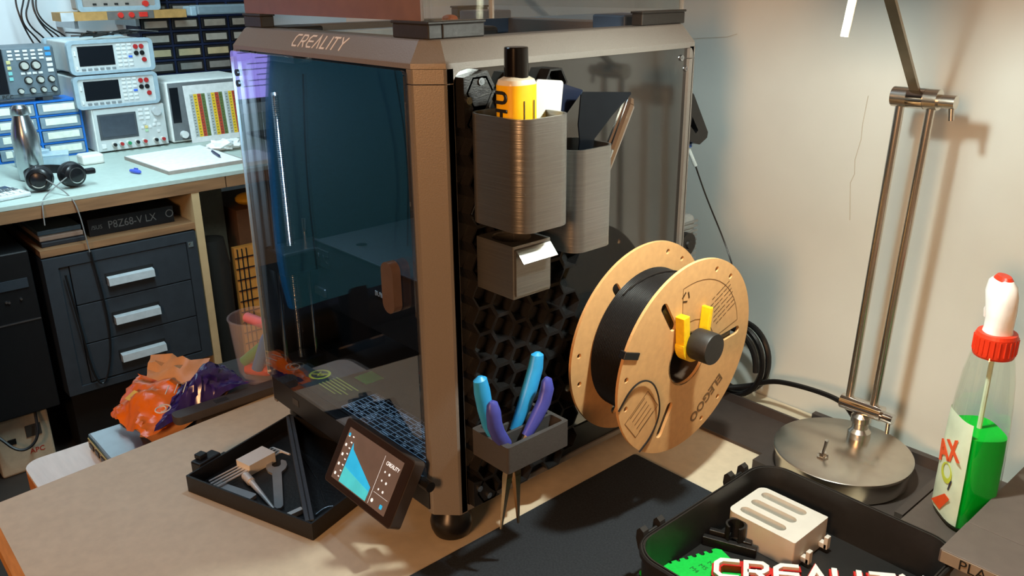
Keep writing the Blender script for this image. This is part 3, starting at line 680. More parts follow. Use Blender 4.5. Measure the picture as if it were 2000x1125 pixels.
obj('socket', MB().cyl((-.006, 0, 0), (.010, 0, 0), .0046, n=16).cyl((.010, 0, 0), (.014, 0, 0), .0035, n=6), mat('bright_steel', (225, 225, 222), 0.3, metal=0.35), ns, True, world=False)
obj('shaft', MB().tube([(.012, 0, 0), (.036, 0, -.001), (.068, 0, -.0028)], [.0034, .0026, .0014], 12), mat('bright_steel', (225, 225, 222), 0.3, metal=0.35), ns, True, world=False)
flat('small_white_block', 'small white plastic block near the tray corner', 'block', rrect(-.008, .008, -.0028, .0028, .0008, 2), .005, WHITE, .1345, .0210, 73)
nd = one('cleaning_needle', MB().tube([T(.066, .107, .004), T(.110, .080, .0045), T(.1527, .047, .004)], 0.0004, 5).tube([T(.1535, .030, .004), T(.1530, .0460, .004), T(.1640, .0530, .004), T(.1720, .0500, .004)], 0.0006, 5, 2), ALU, 'thin wire cleaning needle behind the tray divider', 'needle')
# ================================================================== desk lamp
lp = thing('desk_lamp', 'brushed nickel desk lamp with twin-rod arm and round base', 'lamp', (0.18, 0.395, 0.0122))
obj('base', MB().lathe([(0, .0122), (.066, .0122), (.0675, .014), (.0675, .034), (.0705, .0345), (.0705, .0372), (.0690, .0382), (0, .0395)], (0.18, 0.395, 0), n=72), STEEL, lp, True)
obj('collar', MB().lathe([(0, .0385), (.012, .0385), (.012, .046), (.0085, .050), (.0085, .056), (.0105, .058), (.0105, .064), (.006, .068), (0, .068)], (0.1790, 0.431, 0), n=24), STEEL, lp, True)
sw_ = obj('switch', MB().lathe([(0, .0385), (.0065, .0385), (.0065, .0405), (.004, .041), (.004, .0445), (0, .0445)], (0.1745, 0.363, 0), n=6), CHROME, lp)
obj('toggle', MB().tube([(0.1745, 0.363, .044), (0.1765, 0.3625, .054), (0.1775, 0.362, .060)], [.0014, .0017, .0021], 10), CHROME, sw_, True)
obj('lower_joint', MB().cyl((0.1555, .431, .0745), (0.2010, .431, .0745), .0085, n=24).cyl((0.2010, .431, .0725), (0.2130, .431, .0725), .0058, n=20).cyl((0.2085, .431, .0725), (0.2085, .431, .055), .0024, n=12).cyl((.179, .431, .06), (.179, .431, .07), .005, n=16), CHROME, lp, True)
for a, b in ((0.1630, 0.1730), (0.1905, 0.2020)):
    obj('arm_rod', MB().cyl((a, .431, .077), (b, .431, .402), .0042, n=18), STEEL, lp, True)
obj('upper_joint', MB().cyl((0.1655, .431, .4035), (0.2085, .431, .4035), .0095, n=24).cyl((0.2085, .431, .4025), (0.2235, .431, .4025), .0062, n=20).cyl((0.2195, .431, .4025), (0.2215, .431, .386), .0026, n=12), STEEL, lp, True)
obj('joint_band', MB().cyl((0.1805, .431, .4035), (0.1960, .431, .4035), .0099, n=24), CHROME, lp, True)
HD = Vector((0.208, 0.185, 0.592))
ua = Vector((0.1855, 0.431, 0.408))
obj('upper_arm', MB().loops([[p + o_ for o_ in (Vector((-.0045, 0, -.002)), Vector((.0045, 0, -.002)), Vector((.0045, 0, .003)), Vector((-.0045, 0, .003)))] for p in (ua, Vector((0.2205, 0.192, 0.5945)))]), mat('aged_nickel', (150, 138, 118), 0.3, metal=1.0), lp)
obj('head_handle', MB().tube([(0.2010, 0.2545, 0.4680), (0.2030, 0.2580, 0.500), (0.2140, 0.2330, 0.560)], [.0032, .0034, .0034], 12), mat('cream_handle', (232, 224, 200), 0.4), lp, True)
obj('lamp_shade', MB().lathe([(.0610, .507), (.0625, .507), (.0540, .560), (.0300, .598), (.0, .602), (.0, .5995), (.0290, .596), (.0525, .558)], (HD.x, HD.y, 0), n=48, closed=True), STEEL, lp, True)
obj('bulb', MB().sphere((HD.x, HD.y, .538), 0.008, 16), mat('bulb_glow', (255, 240, 214), 0.4, emit=6.0), lp, True)
pl = bpy.data.lights.new('lamp_light', 'POINT'); pl.energy = 3.5; pl.color = (0.90, 1.0, 0.93); pl.shadow_soft_size = 0.012
po = bpy.data.objects.new('lamp_light', pl); COL.objects.link(po); po.location = (HD.x, HD.y, 0.516)
sl = bpy.data.lights.new('lamp_reflector_light', 'SPOT'); sl.energy = 6.8; sl.color = (0.95, 1.0, 0.91); sl.shadow_soft_size = 0.014; sl.spot_size = rd(104); sl.spot_blend = 0.75
so_ = bpy.data.objects.new('lamp_reflector_light', sl); COL.objects.link(so_); so_.location = (HD.x, HD.y, 0.516)
one('power_cable', MB().tube([(0.168, 0.445, 0.048), (0.150, 0.452, 0.060), (0.120, 0.462, 0.058), (0.075, 0.468, 0.052), (0.045, 0.470, 0.045), (0.02, 0.466, 0.030), (-0.01, 0.450, 0.022)], 0.0032, 8, 3), RUB, 'black lamp cord arching along the wall to the lamp base', 'cable', smooth=True)
one('coiled_cable', MB().tube([(0.012 + 0.040 * math.cos(t) - .018, 0.452 + .0022 * t, 0.058 + 0.046 * math.sin(t)) for t in [0.0 + .3 * k for k in range(56)]], 0.0038, 8, 1), RUB, 'coil of thick black cable behind the spool', 'cable', smooth=True)

# ================================================================== long tray pieces along the wall
TRAYM = mat('brown_grey_board', (66, 58, 54), 0.6, noise=0.08)
one('wall_tray', MB().box(-0.16, 0.100, 0.378, 0.458, 0.0004, 0.003).box(-0.16, 0.100, 0.4575, 0.4605, 0.0004, 0.014).box(-0.16, 0.100, 0.376, 0.3785, 0.0004, 0.004), TRAYM, 'flat dark brown tray by the wall behind the spool', 'tray')
one('wall_tray', MB().box(0.1045, 0.2700, 0.345, 0.475, 0.0004, 0.012).box(0.2620, 0.2700, 0.345, 0.475, 0.012, 0.0245).box(0.1045, 0.2620, 0.467, 0.475, 0.012, 0.0245), TRAYM, 'dark brown tray holding the lamp base', 'tray')
one('flat_box', MB().box(0.2712, 0.60, 0.318, 0.478, 0.0004, 0.0245, 0.001), mat('dark_taupe_box', (84, 74, 68), 0.6), 'flat dark taupe box under the spray bottle', 'box')
lidb = thing('filament_box_lid', 'grey-brown flat lid marked PLA at the right edge', 'box lid', (0.45, 0.35, 0.0515))
LB = mat('taupe_card', (98, 88, 82), 0.6)
obj('lid_top', MB().box(0.334, 0.62, 0.262, 0.3165, 0.0515, 0.0640, 0.001).box(0.3345, 0.62, 0.3165, 0.46, 0.0615, 0.0640, 0.0006).box(0.60, 0.62, 0.318, 0.46, 0.0515, 0.0615), LB, lidb)
obj('label_panel', MB().box(0.336, 0.440, 0.2612, 0.2619, 0.0525, 0.0632), mat('label_taupe', (150, 138, 122), 0.6), lidb)
text('lettering', 'PLA II', 0.0135, INK, (0.3500, 0.2610, 0.0532), (1, 0, 0), (0, 0, 1), lidb, .0001)
one('support_box', MB().box(0.42, 0.60, 0.12, 0.30, 0.0024, 0.0513, 0.001), MATTE, 'black box under the PLA lid beside the open case', 'box')

# ================================================================== spray bottle
BX, BY, BZ = 0.309, 0.3815, 0.0249
sb = thing('spray_bottle', 'clear trigger bottle half full of green cleaner with white head', 'spray bottle', (BX, BY, BZ), rd(46))
def so(a, b, z, oy=0.0, e=.62, n=40):
    return [Vector((a * math.copysign(abs(math.cos(t)) ** e, math.cos(t)), oy + b * math.copysign(abs(math.sin(t)) ** e, math.sin(t)), z)) for t in [2 * math.pi * k / n for k in range(n)]]
prof = [(0, .019, .026), (.004, .0215, .0290), (.03, .0215, .0290), (.07, .0212, .0280), (.095, .0210, .0265), (.125, .0200, .0240), (.150, .0182, .0210), (.166, .0160, .0175), (.176, .0140, .0145)]
CLB = glass_mat('clear_pet', (0.93, 0.97, 0.94), 0.06, 0.03)
obj('bottle', MB().loops([so(a, b, z) for z, a, b in prof]), CLB, sb, True, world=False)
LQ = mat('green_cleaner', (4, 190, 52), 0.12, noise=0.02, trans=0.12, ior=1.15)
obj('liquid', MB().loops([so(a - .0012, b - .0012, z) for z, a, b in ((.0015, .0185, .0255), (.005, .0213, .0288), (.03, .0213, .0288), (.07, .0210, .0278), (.096, .0208, .0264))]), LQ, sb, True, world=False)
obj('dip_tube', MB().tube([(0, 0, .176), (.001, .001, .10), (.004, .004, .010)], .0022, 8), mat('pale_tube', (210, 225, 205), 0.4), sb, True, world=False)
RED = mat('red_collar', (206, 52, 24), 0.4)
col = MB().lathe([(0, .170), (.0165, .170), (.0172, .172), (.0172, .189), (.0160, .192), (0, .192)], n=36)
for k in range(24):
    a = 2 * math.pi * k / 24
    col.cyl((.0172 * math.cos(a), .0172 * math.sin(a), .174), (.0172 * math.cos(a), .0172 * math.sin(a), .188), .0009, n=5)
obj('collar', col, RED, sb, world=False)
hw = [(.191, .0120, .0110, 0, 0), (.196, .0108, .0110, 0, .000), (.205, .0105, .0125, 0, .000), (.215, .0108, .0150, 0, .002), (.226, .0105, .0175, 0, .005), (.235, .0085, .0160, 0, .006), (.2395, .0055, .0110, 0, .006)]
spray = obj('spray_head', MB().loops([so(a, b, z, oy, .8) for z, a, b, _, oy in hw]), mat('gloss_white', (236, 236, 234), 0.25), sb, True, world=False)
obj('top_button', MB().loops([so(.0066, .0118, .2385, .006, .9), so(.0045, .0085, .2420, .006, .9)]), RED, spray, True, world=False)
obj('trigger', MB().tube([(0, .016, .212), (0, .021, .205), (0, .0215, .198)], [.0045, .0042, .003], 10), mat('gloss_white', (236, 236, 234), 0.25), spray, True, world=False)
# wrap label on the flat side that faces left
lab = []
LBM = mat('pale_green_label', (205, 224, 200), 0.4, noise=0.12, scale=40)
def side(z, ext=.0004):
    out = []
    for q in range(9):
        t = math.pi * (0.73 + 0.54 * q / 8)
        k = min(range(len(prof) - 1), key=lambda i: 0 if prof[i][0] <= z <= prof[i + 1][0] else 1)
        f = (z - prof[k][0]) / (prof[k + 1][0] - prof[k][0]); a = prof[k][1] * (1 - f) + prof[k + 1][1] * f + ext; b = prof[k][2] * (1 - f) + prof[k + 1][2] * f + ext
        out.append(Vector((a * math.copysign(abs(math.cos(t)) ** .62, math.cos(t)), b * math.copysign(abs(math.sin(t)) ** .62, math.sin(t)), z)))
    return out
lm = MB(); rows = [side(z) for z in (.006, .02, .035, .05, .065, .08, .095, .110)]
vv = [[lm.bm.verts.new(p) for p in r] for r in rows]
for r0, r1 in zip(vv, vv[1:]):
    for i in range(8): lm.bm.faces.new((r0[i], r0[i + 1], r1[i + 1], r1[i]))
lbo = obj('label', lm, LBM, sb, True, world=False)
ORG = mat('label_orange', (226, 84, 34), 0.45)
AB = ABS[sb.name]; R3 = AB.to_3x3()
def ltext(body, size, y, z, m, ang=18, bold=.0003):
    u = R3 @ Vector((0, -math.cos(rd(ang)), math.sin(rd(ang)))); v = R3 @ Vector((0, math.sin(rd(ang)), math.cos(rd(ang))))
    return text('lettering', body, size, m, AB @ Vector((-.0221, y, z)), u, v, lbo, .0002, bold=bold)
ltext('AX', 0.0270, 0.0150, 0.055, ORG, 26, .0010)
ltext('7', 0.0150, -0.0075, 0.036, mat('label_navy', (40, 44, 60), 0.5), 10)
ob = MB().plate([(-.016, .010), (.002, .010), (.016, .030), (.006, .030)], (), (-.0224, 0, 0), (Vector((0, -1, 0)), Vector((0, 0, 1))), .0003)
obj('label_stripe', ob, ORG, lbo, world=False)
obj('label_lime', MB().plate(circ2(.002, .050, .010, 20), [circ2(.002, .052, .007, 20)], (-.0222, 0, 0), (Vector((0, -1, 0)), Vector((0, 0, 1))), .0002), mat('label_lime', (190, 205, 60), 0.5), lbo, world=False)

# ================================================================== open black case with printed parts
cs = thing('open_case', 'open black plastic case with rounded corners, lower right', 'case', (0.245, 0.19, 0.0024))
X0, X1, Y0, Y1 = 0.1455, 0.3440, 0.085, 0.2985
CASE = mat('case_black', (34, 33, 32), 0.42, noise=0.1, scale=200)
def ring_(i, z, r): return [Vector(p + (z,)) for p in rrect(X0 + i, X1 - i, Y0 + i, Y1 - i, r - i, 8)]
obj('shell', MB().loops([ring_(.004, .0026, .03), ring_(.002, .006, .03), ring_(.0014, .044, .03), ring_(-.001, .0445, .03), ring_(-.001, .0490, .03), ring_(.0004, .0505, .03), ring_(.0012, .0505, .03), ring_(.0016, .0492, .03), ring_(.0024, .0492, .03), ring_(.0028, .0505, .03), ring_(.004, .0505, .03), ring_(.0055, .0048, .03)]), CASE, cs, True)
for y in (0.1125, 0.1355, 0.2435, 0.2665):
    obj('hinge_lug', MB().loops([[(x, y + dy, z) for x, z in ((0.1462, .026), (0.1395, .034), (0.1365, .044), (0.1372, .0525), (0.1405, .0560), (0.1445, .0535), (0.1462, .046))] for dy in (-.0036, .0036)]), CASE, cs)
obj('lug_bar', MB().cyl((0.1415, 0.1090, 0.0470), (0.1415, 0.1390, 0.0470), .0016, n=8), CASE, cs)
obj('lug_bar', MB().cyl((0.1415, 0.2400, 0.0470), (0.1415, 0.2700, 0.0470), .0016, n=8), CASE, cs)
ZC = 0.0052
wp_ = thing('white_vent_part', 'white printed block with three long slots inside the black case', 'printed part', (0.195, 0.247, ZC))
ox = rrect(0.158, 0.2300, 0.2175, 0.2765, (.008, .0015, .0015, .008), 5)
WPM = mat('ivory_print', (208, 206, 198), 0.5, noise=0.03)
obj('slotted_top', MB().plate(ox, [slot2(0.1895, y, .0185, .0052, 0.0, 8) for y in (0.2295, 0.2475, 0.2650)], (0, 0, 0.0250), XY, 0.0090), WPM, wp_)
obj('block', MB().plate(ox, (), (0, 0, ZC), XY, 0.0250 - ZC), WPM, wp_)
for y in (0.2300, 0.2620):
    obj('hook', MB().box(0.2300, 0.2385, y, y + .006, 0.009, 0.0145, .0006).box(0.2350, 0.2390, y, y + .006, 0.0090, 0.0220, .0006), WPM, wp_)
bc = thing('black_clip_part', 'black printed tube clip on a flat bar, left of the white slotted block', 'printed part', (0.172, 0.204, ZC), rd(22))
obj('bar', MB().box(-.024, .026, -.007, -.001, 0, .009, .0006).box(-.020, .000, .002, .007, 0, .012, .0006), PLA, bc, world=False)
rg = [(0.0095 * math.cos(rd(a)), 0.0095 * math.sin(rd(a))) for a in range(-60, 241, 15)] + [(0.0075 * math.cos(rd(a)), 0.0075 * math.sin(rd(a))) for a in range(240, -61, -15)]
obj('tube', MB().plate([(a + .004, b + .004) for a, b in rg], (), (0, 0, .004), XY, .0205), PLA, bc, world=False)
obj('catch', MB().box(.012, .020, .000, .006, .002, .010, .0006), PLA, bc, world=False)
gg = thing('thread_gauge', 'bright green printed bolt gauge plate marked M4 M5 M6', 'gauge', (0.150, 0.140, ZC), math.atan2(.94, .33))
edge = [(-0.03, 0)]
for k, r in enumerate((.0014, .0017, .0020, .0023, .0026, .0029)):
    c = 0.002 + k * .0085
    edge += [(c - r, 0)] + [(c + r * math.cos(rd(a)), r * 1.2 * -math.sin(rd(a)) - .0012) for a in (180, 135, 90, 45, 0)] + [(c + r, 0)]
edge += [(0.0520, 0), (.056, -.004), (.056, -.06), (-.03, -.06)]
obj('plate', MB().plate([(a, b) for a, b in edge], (), (0, 0, 0), XY, .0035), mat('green_print', (16, 205, 72), 0.45, bump=0.1, scale=300), gg, world=False)
DG = mat('gauge_engraving', (8, 90, 34), 0.6)
GB = ABS[gg.name]; G3 = GB.to_3x3()
for k, body in enumerate(('M4', 'M5', 'M6')):
    text('engraving', body, .0070, DG, GB @ Vector((0.0130 + k * .0095, -.0145, .0035)), G3 @ Vector((0.25, -1, 0)), G3 @ Vector((1, .25, 0)), gg, .0001)
sg = thing('letter_sign', 'red backed white CREALITY letter sign in the black case', 'sign', (0.1975, 0.1460, 0.0090), rd(39))
S3 = ABS[sg.name]
wl = MB(); rl = MB(); x = 0.0
for ch in 'CREALITY':
    wl.stroke(GLY[ch], 0.0046, 0.0030, (x, 0, .0075), (1, 0, 0), (0, 1, 0), 0.0225, 0.78, 0.10)
    rl.stroke(GLY[ch], 0.0078, 0.0072, (x, -.0003, .0002), (1, 0, 0), (0, 1, 0), 0.0230, 0.78, 0.10)
    x += 0.0225 * {'I': .48, 'L': .92, 'A': 1.08}.get(ch, 1.14)
obj('backing', rl, mat('red_print', (196, 30, 26), 0.45), sg, world=False)
obj('letters', wl, mat('white_print', (236, 235, 230), 0.45), sg, world=False)

# ================================================================== side table left of the desk and what stands on it
stb = thing('side_table', 'low pale side table tucked against the desk\'s left edge', 'side table', (-0.47, 0.0, -0.74))
obj('top', MB().plate(rrect(-0.565, -0.4425, -0.238, 0.26, .022, 6), (), (0, 0, -0.080), XY, 0.028), mat('pale_board', (238, 236, 230), 0.2, spec=0.9, noise=0.06, scale=18, stretch=(1, 8, 1)), stb)
obj('edge', MB().plate(rrect(-0.5655, -0.4420, -0.2385, 0.2605, .0225, 6), [rrect(-0.5645, -0.4430, -0.2375, 0.2595, .0215, 6)], (0, 0, -0.0795), XY, 0.024), mat('orange_pine_edge', (190, 122, 62), 0.5), stb)
for lx, ly in ((-0.54, -0.20), (-0.50, -0.20), (-0.54, 0.225), (-0.50, 0.225)):
    obj('leg', MB().cyl((lx, ly, -0.7396), (lx, ly, -0.080), .014, n=14), mat('dark_leg', (60, 52, 46), 0.5), stb)
al = thing('metal_enclosure', 'silver brushed metal box sticking out beside the desk', 'box', (-0.49, -0.11, -0.052))
obj('case', MB().box(-0.550, -0.445, -0.162, -0.062, -0.0515, -0.0325, .003), ALU, al)
obj('connector_plate', MB().box(-0.545, -0.450, -0.1635, -0.1622, -0.0495, -0.0365), mat('gold_contact', (190, 150, 80), 0.3, metal=0.9), al)
for k in range(4): obj('port', MB().box(-0.537 + k * .022, -0.523 + k * .022, -0.1645, -0.1632, -0.047, -0.040), BLK, al)
kc = thing('flat_case', 'dark grey flat case under the snack bag and pen cup', 'case', (-0.51, 0.05, -0.052))
KC = mat('charcoal_case', (70, 66, 64), 0.5, noise=0.1)
obj('body', MB().box(-0.562, -0.4460, -0.055, 0.20, -0.0515, 0.0040, .004), KC, kc)
obj('rim', MB().plate(rrect(-0.4465, -0.4250, -0.088, 0.085, .007, 5), (), (0, 0, 0.0006), XY, 0.0104), KC, kc)
obj('emblem', MB().box(-0.441, -0.431, -0.035, -0.018, 0.011, 0.0113), mat('charcoal_dark', (44, 42, 41), 0.5), kc)
# snack bag: crumpled foil sheets
random.seed(21)
bag = thing('snack_bag', 'crumpled orange and purple snack bag', 'snack bag', (-0.52, -0.05, -0.0320))
def foil(nm, pts, m, zf, nx=26, ny=20):
    mb = MB(); g_ = []
    for i in range(nx + 1):
        row = []
        for j in range(ny + 1):
            s_, t_ = i / nx, j / ny
            p = Vector(pts[0]) * (1 - s_) * (1 - t_) + Vector(pts[1]) * s_ * (1 - t_) + Vector(pts[2]) * s_ * t_ + Vector(pts[3]) * (1 - s_) * t_
            bulge = zf * math.sin(math.pi * s_) ** .7 * math.sin(math.pi * t_) ** .7
            fold = .0045 * math.sin(9 * s_ + 5 * t_ + 2.0 * math.sin(6 * t_)) + .003 * math.sin(14 * t_ - 6 * s_)
            p += Vector((random.uniform(-.002, .002), random.uniform(-.002, .002), bulge + fold * (.3 + math.sin(math.pi * s_)) + random.uniform(-.0012, .0012)))
            row.append(mb.bm.verts.new(p))
        g_.append(row)
    for i in range(nx):
        for j in range(ny): mb.bm.faces.new((g_[i][j], g_[i + 1][j], g_[i + 1][j + 1], g_[i][j + 1]))
    return obj(nm, mb, m, bag, True)
ORB = mat('orange_foil', (238, 118, 22), 0.28, noise=0.05, spec=0.8); PUR = mat('purple_foil', (52, 36, 120), 0.22, noise=0.1, spec=0.9); INS = mat('foil_inside', (214, 160, 108), 0.4)
of_ = foil('orange_panel', [(-0.560, -0.128, -0.024), (-0.452, -0.120, -0.016), (-0.470, -0.030, 0.006), (-0.590, -0.075, 0.010)], ORB, .020)
pf = foil('purple_panel', [(-0.452, -0.112, -0.012), (-0.446, 0.018, 0.016), (-0.520, 0.015, 0.018), (-0.490, -0.052, 0.020)], PUR, .024)
foil('torn_flap', [(-0.560, -0.075, 0.014), (-0.480, -0.045, 0.014), (-0.515, -0.004, 0.034), (-0.588, -0.058, 0.034)], INS, .004, 8, 5)
foil('underside', [(-0.565, -0.120, -0.031), (-0.445, -0.110, -0.030), (-0.455, 0.0, 0.012), (-0.560, -0.02, 0.012)], INS, .002, 8, 6)
obj('print_patch', MB().plate([(0, 0), (.026, .002), (.024, .018), (-.001, .016)], (), (-0.540, -0.112, 0.0035), (Vector((1, .1, .02)).normalized(), Vector((-.2, 1, .42)).normalized()), .0004), mat('yellow_patch', (240, 196, 70), 0.4), of_)
for k in range(3):
    obj('print_line', MB().tube([(-0.462 + k * .003, -0.085 + k * .010, 0.030 - k * .001), (-0.474 + k * .003, -0.075 + k * .010, 0.034)], .0008, 4), WHITE, pf)
obj('spiral_print', MB().tube([(-0.452 - .008 * math.cos(t) * (1 - t / 14), -0.095 + .012 * math.sin(t) * (1 - t / 14), 0.0165 + .002 * math.cos(t)) for t in [.35 * k for k in range(30)]], .0009, 4), WHITE, pf)
# pen cup
cu_ = thing('pen_cup', 'translucent plastic beaker holding coloured markers', 'cup', (-0.4780, 0.050, 0.0042))
CUP = mat('frosted_cup', (226, 222, 232), 0.35, noise=0.02, alpha=0.16)
cxx, cyy = -0.4780, 0.050
obj('beaker', MB().lathe([(0, 0.0004), (.0265, .0004), (.0285, .003), (.0345, .088), (.0360, .0885), (.0360, .0900), (.0335, .0900), (.0275, .004), (0, .003)], (cxx, cyy, 0.0042), n=36), CUP, cu_, True)
def marker(label, rgb, a, b, r):
    a, b = Vector(a), Vector(b); d = (b - a).normalized()
    t = thing('marker', label, 'marker', tuple(a), 0, 'markers in the beaker')
    obj('barrel', MB().cyl(a, a + (b - a) * .86, r * 1.2, n=14), mat('marker_' + label.split()[0], rgb, 0.4), t, True)
    obj('tip', MB().cyl(a + (b - a) * .86, b, r * 1.18, r * .95, n=14), mat('marker_' + label.split()[0], rgb, 0.4), t, True)
marker('pink marker lying across the top of the beaker', (238, 140, 150), (-0.5030, 0.0500, 0.0842), (-0.4560, 0.0600, 0.0827), .0060)
marker('green marker slanting inside the beaker', (70, 170, 90), (-0.4940, 0.0340, 0.0262), (-0.4620, 0.0640, 0.0622), .0060)
marker('red marker at the bottom of the beaker', (235, 78, 50), (-0.4920, 0.0370, 0.0152), (-0.4600, 0.0560, 0.0172), .0068)
marker('blue marker standing against the beaker wall', (40, 130, 195), (-0.4680, 0.0400, 0.0222), (-0.4550, 0.0540, 0.0722), .0062)
# ================================================================== electronics bench along the left wall
BXF = -1.81
WOOD = mat('raw_wood', (134, 98, 66), 0.65, noise=0.2, scale=14, stretch=(6, .6, 6)); PALEW = mat('pale_plywood', (190, 164, 122), 0.65, noise=0.12, scale=14)
bch = thing('workbench', 'wooden electronics workbench with grey-green top along the left wall', 'workbench', (-2.25, -0.3, -0.74))
obj('worktop', MB().box(-2.858, BXF, -1.9, 1.15, -0.012, 0.0, .001), mat('bench_top', (176, 190, 182), 0.5, noise=0.05), bch)
obj('fascia', MB().box(BXF - .022, BXF, -1.9, 0.592, -0.044, -0.0125), WOOD, bch)
obj('fascia', MB().box(BXF - .022, BXF, 0.596, 1.15, -0.044, -0.0125), WOOD, bch)
obj('side_panel', MB().box(-2.60, BXF - .002, 0.490, 0.512, -0.7396, -0.0445), PALEW, bch)
obj('side_panel', MB().box(-2.60, BXF - .002, -1.88, -1.85, -0.7396, -0.0445), PALEW, bch)
obj('under_shelf', MB().box(-2.60, BXF - .006, 0.085, 0.489, -0.148, -0.130), WOOD, bch)
# drawer cabinet
dc = thing('drawer_cabinet', 'charcoal steel cabinet with three chrome-handled drawers under the bench', 'cabinet', (-2.05, 0.285, -0.54))
CAB = mat('charcoal_steel', (46, 52, 58), 0.5, noise=0.1, scale=40)
obj('carcass', MB().plate(rrect(0.084, 0.4845, -0.540, -0.1525, .001, 1), [rrect(0.118, 0.456, -0.520, -0.1795, .001, 1)], (BXF - .010, 0, 0), YZ, 0.012).box(-2.35, BXF - .010, 0.084, 0.4845, -0.540, -0.1525), CAB, dc)
obj('lock', MB().box(BXF + .002, BXF + .004, 0.459, 0.474, -0.196, -0.181).cyl((BXF + .004, .4665, -.1885), (BXF + .007, .4665, -.1885), .004, n=12), CHROME, dc)
obj('filler_strip', MB().box(BXF - .010, BXF - .004, 0.119, 0.143, -0.519, -0.1805), CAB, dc)
for k in range(3):
    z1 = -0.1815 - k * .1125
    dwr = obj('drawer', MB().box(BXF - .010, BXF - .001, 0.1455, 0.4545, z1 - .1095, z1, .001), CAB, dc)
    hz = z1 - .062
    obj('handle_recess', MB().box(BXF - .001, BXF + .0005, 0.2265, 0.3550, hz - .006, hz + .022), MATTE, dwr)
    obj('handle', MB().loops([[(BXF + .0005, y, hz + .013), (BXF + .016, y, hz + .010), (BXF + .018, y, hz - .010), (BXF + .0005, y, hz - .012)] for y in (0.230, 0.352)]), mat('handle_chrome', (222, 232, 236), 0.2, metal=0.45), dwr)
# things in the gap above the cabinet
mbx = thing('motherboard_box', 'black motherboard box lying above the drawer cabinet', 'box', (-1.97, 0.345, -0.1298))
obj('carton', MB().box(-2.20, -1.865, 0.222, 0.452, -0.1297, -0.082, .001), mat('gloss_black_carton', (20, 22, 26), 0.35), mbx)
text('lettering', 'P8Z68-V LX', 0.0300, mat('carton_print', (98, 104, 106), 0.5), (-1.8646, 0.272, -0.1150), (0, 1, 0), (0, 0, 1), mbx, .0003, sx=0.86)
text('lettering', '/SUS', 0.0150, mat('carton_print', (98, 104, 106), 0.5), (-1.8646, 0.229, -0.1110), (0, 1, 0), (0, 0, 1), mbx, .0003)
obj('emblem', MB().plate(circ2(0.440, -0.103, .011, 20), [circ2(0.440, -0.103, .0085, 20)], (-1.8650, 0, 0), YZ, .0006), mat('carton_print', (98, 104, 106), 0.5), mbx)
for k, (lab, rgb) in enumerate((('lowest dark folder in the stack left of the motherboard box', (36, 40, 46)), ('middle pale-edged folder in the stack left of the motherboard box', (150, 130, 115)), ('top slate folder in the stack left of the motherboard box', (62, 84, 98)))):
    one('folder', MB().box(-2.15, -1.845 - k * .01, 0.098, 0.205, -0.1297 + k * .0135, -0.1172 + k * .0135, .002), mat('folder_%d' % k, rgb, 0.5), lab, 'folder', 'folders above the cabinet')
# PC tower, UPS
pc = thing('pc_tower', 'black PC tower on the floor left of the drawer cabinet', 'computer', (-2.05, -0.06, -0.56))
obj('case', MB().box(-2.30, BXF - .01, -0.22, 0.060, -0.560, -0.120, .004), BLK, pc)
obj('front_line', MB().box(BXF - .0102, BXF - .0085, -0.22, 0.058, -0.3060, -0.3025), ALU, pc)
for y, z in ((0.022, -0.243), (-.012, -.244), (-.006, -.246)): obj('button', MB().cyl((BXF - .010, y, z), (BXF - .006, y, z), .003, n=12), ALU, pc)
obj('bezel', MB().box(BXF - .0102, BXF - .007, -0.22, 0.045, -0.215, -0.190), mat('tower_bezel', (50, 56, 62), 0.4), pc)
one('tower_stand', MB().box(-2.28, BXF - .03, -0.20, -0.15, -0.7396, -0.5602).box(-2.28, -2.22, -0.15, 0.05, -0.7396, -0.5602), MATTE, 'black stand under the PC tower', 'stand')
one('cabinet_plinth', MB().box(-2.33, BXF - .06, 0.10, 0.47, -0.7396, -0.5402), MATTE, 'black plinth under the drawer cabinet', 'plinth')
ups = thing('ups_unit', 'beige power backup unit with sockets on the floor', 'power unit', (-1.93, -0.02, -0.74))
obj('case', MB().box(-2.15, -1.855, -0.105, 0.032, -0.7396, -0.575, .006), mat('beige_plastic', (196, 182, 156), 0.5), ups)
obj('socket', MB().box(-1.8555, -1.852, -0.030, 0.008, -0.640, -0.606, .001), mat('socket_dark', (70, 66, 60), 0.5), ups)
obj('switch', MB().box(-1.8555, -1.852, -0.076, -0.056, -0.648, -0.632, .001), BLK, ups)
text('lettering', 'APC', 0.020, mat('ups_red', (180, 40, 34), 0.5), (-1.8545, -0.030, -0.690), (0, 1, 0), (0, 0, 1), ups, .0005)
one('loose_cable', MB().tube([(-1.80, 0.200, -0.150), (-1.80, 0.215, -0.33), (-1.80, 0.205, -0.45), (-1.795, 0.172, -0.535), (-1.80, 0.150, -0.50), (-1.80, 0.142, -0.36), (-1.80, 0.13, -.2)], .0028, 6, 3), BLK, 'thin black cable looping over the drawer fronts', 'cable', smooth=True)
one('loose_cable', MB().tube([(-1.84, -0.10, -0.60), (-1.80, -0.06, -0.655), (-1.80, -0.01, -0.63), (-1.84, 0.0, -0.565)], .004, 6, 3), BLK, 'thick black cable hanging over the power backup unit', 'cable', smooth=True)
